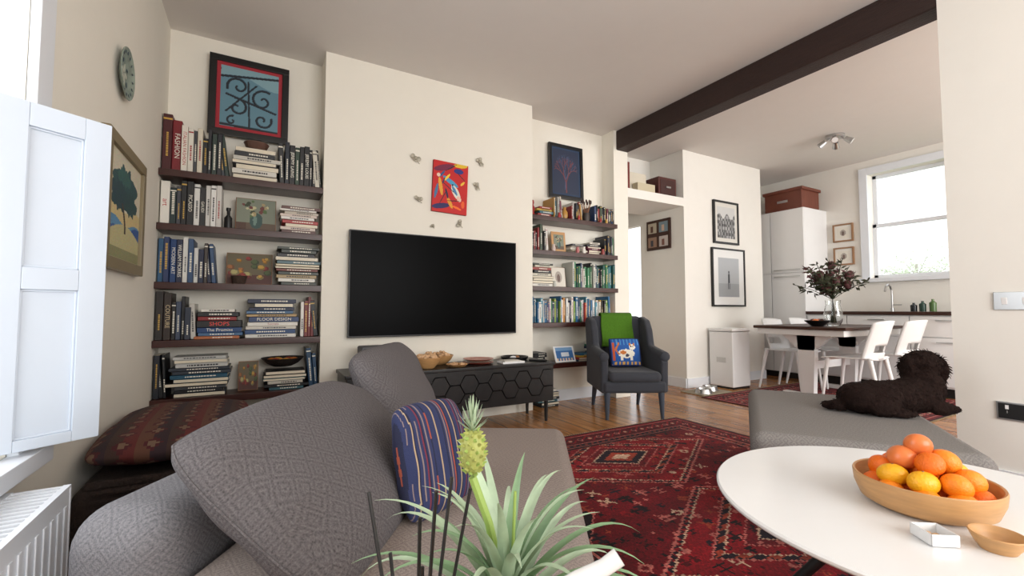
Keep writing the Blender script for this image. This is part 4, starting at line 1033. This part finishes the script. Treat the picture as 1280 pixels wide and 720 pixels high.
# ceiling spotlight cluster
b=B('ceiling_spotlight',(5.5,2.45,CZ-.001)); b.lathe([(0,0),(.09,0),(.09,-.025),(.085,-.03),(0,-.03)],M_steel,seg=32)
for k in range(4):
    a=k*1.571+.4; b.tube([(.05*math.cos(a),.05*math.sin(a),-.03),(.08*math.cos(a),.08*math.sin(a),-.06)],.008,M_steel)
    c=Vector((.12*math.cos(a),.12*math.sin(a),-.075)); d=Vector((math.cos(a)*.8,math.sin(a)*.8,-.6)).normalized(); b.cyl(c-d*.04,c+d*.035,.025,.035,M_steel,seg=18); b.cyl(c+d*.034,c+d*.037,.03,.03,M_lac,seg=18)
b.done()
# switches
b=B('light_switch'); M=FM((3.299,.70,.965),'-x'); b.box((0,0,.004),(.15,.09,.008),M_steel,bev=.002,M=M)
for k in (-.036,.036): b.box((k,0,.01),(.02,.035,.008),M_plast,rot=(.15,0,0),bev=.002,M=M)
b.done()
b=B('power_socket'); M=FM((3.299,.71,.41),'-x'); b.box((0,0,.004),(.15,.09,.008),M_steel,bev=.002,M=M); b.box((0,0,.009),(.135,.075,.004),M_black,M=M)
for k in (-.036,.036):
    b.box((k,.02,.012),(.012,.02,.004),M_plast,M=M); b.box((k,-.004,.0115),(.004,.012,.001),M_steel,M=M)
b.done()
# garden outside: slender leafy tree
M_bark=mat('overexposed_bark',rgb(190,186,176),.9)  # bark colour also lightened to look overexposed
b=B('garden_tree',(11.0,3.6,-1.2)); b.tube([(0,0,0),(0.05,.05,1.5),(0,0,3.0)],[.1,.07,.02],M_bark); rnd=random.Random(2)
for k in range(46):
    a=rnd.random()*6.28; h0=rnd.uniform(1.2,2.8); L_=rnd.uniform(.5,1.7)*(1-.25*(h0-1.2)); tip=Vector((math.cos(a)*L_,math.sin(a)*L_,h0+rnd.uniform(.1,.6)))
    st=Vector((0,0,h0)); b.tube([st,tip],[.008,.003],M_bark,seg=5)
    for j in range(60):
        q=st.lerp(tip,rnd.uniform(.2,1))+Vector((rnd.gauss(0,.1),rnd.gauss(0,.1),rnd.gauss(0,.1))); o_=Vector((rnd.gauss(0,1),rnd.gauss(0,1),rnd.gauss(0,.6))).normalized(); s1=o_.orthogonal().normalized()*.018
        b.raw([q,q+o_*.035+s1,q+o_*.07,q+o_*.035-s1],[[0,1,2,3]],M_ffl)
b.done(weight=False)
b=B('ground'); b.b2((7.2,-6,-1.3),(16,10,-1.2),mat('lawn',rgb(120,140,90),.95)); b.done()

# ---------------------------------------------------------------- light
w=bpy.data.worlds.new('overcast'); sc.world=w; w.use_nodes=True
bg=w.node_tree.nodes['Background']; bg.inputs[0].default_value=(.95,.975,1,1); bg.inputs[1].default_value=1.8
def area(name,loc,rot,sx,sy,pw,col):
    l=bpy.data.lights.new(name,'AREA'); l.shape='RECTANGLE'; l.size=sx; l.size_y=sy; l.energy=pw; l.color=col
    o=bpy.data.objects.new(name,l); sc.collection.objects.link(o); o.location=loc; o.rotation_euler=rot
area('daylight_left_window',(-.9,1.1,1.55),(0,R(-90),0),1.9,1.05,14,(.95,.98,1))
area('unseen_back_opening_light',(1.5,-2.25,1.6),(R(90),0,0),2.7,2.0,102,(1,.985,.965))  # area light added at an unseen opening behind the camera
area('added_kitchen_back_light',(5.15,-2.25,1.6),(R(90),0,0),2.4,2.0,150,(1,.99,.975))  # lamp added outside an unseen opening, to brighten the kitchen

sc.view_settings.view_transform='Standard'
try: sc.view_settings.look='None'
except Exception: pass
sc.view_settings.exposure=0.0

cam=bpy.data.cameras.new('camera'); cam.sensor_width=36; cam.lens=36*556/1280; cam.clip_start=.02
co=bpy.data.objects.new('camera',cam); sc.collection.objects.link(co); co.location=(0,0,.92)
co.rotation_euler=Euler((R(92.8),0,-R(29.5)),'XYZ'); sc.camera=co
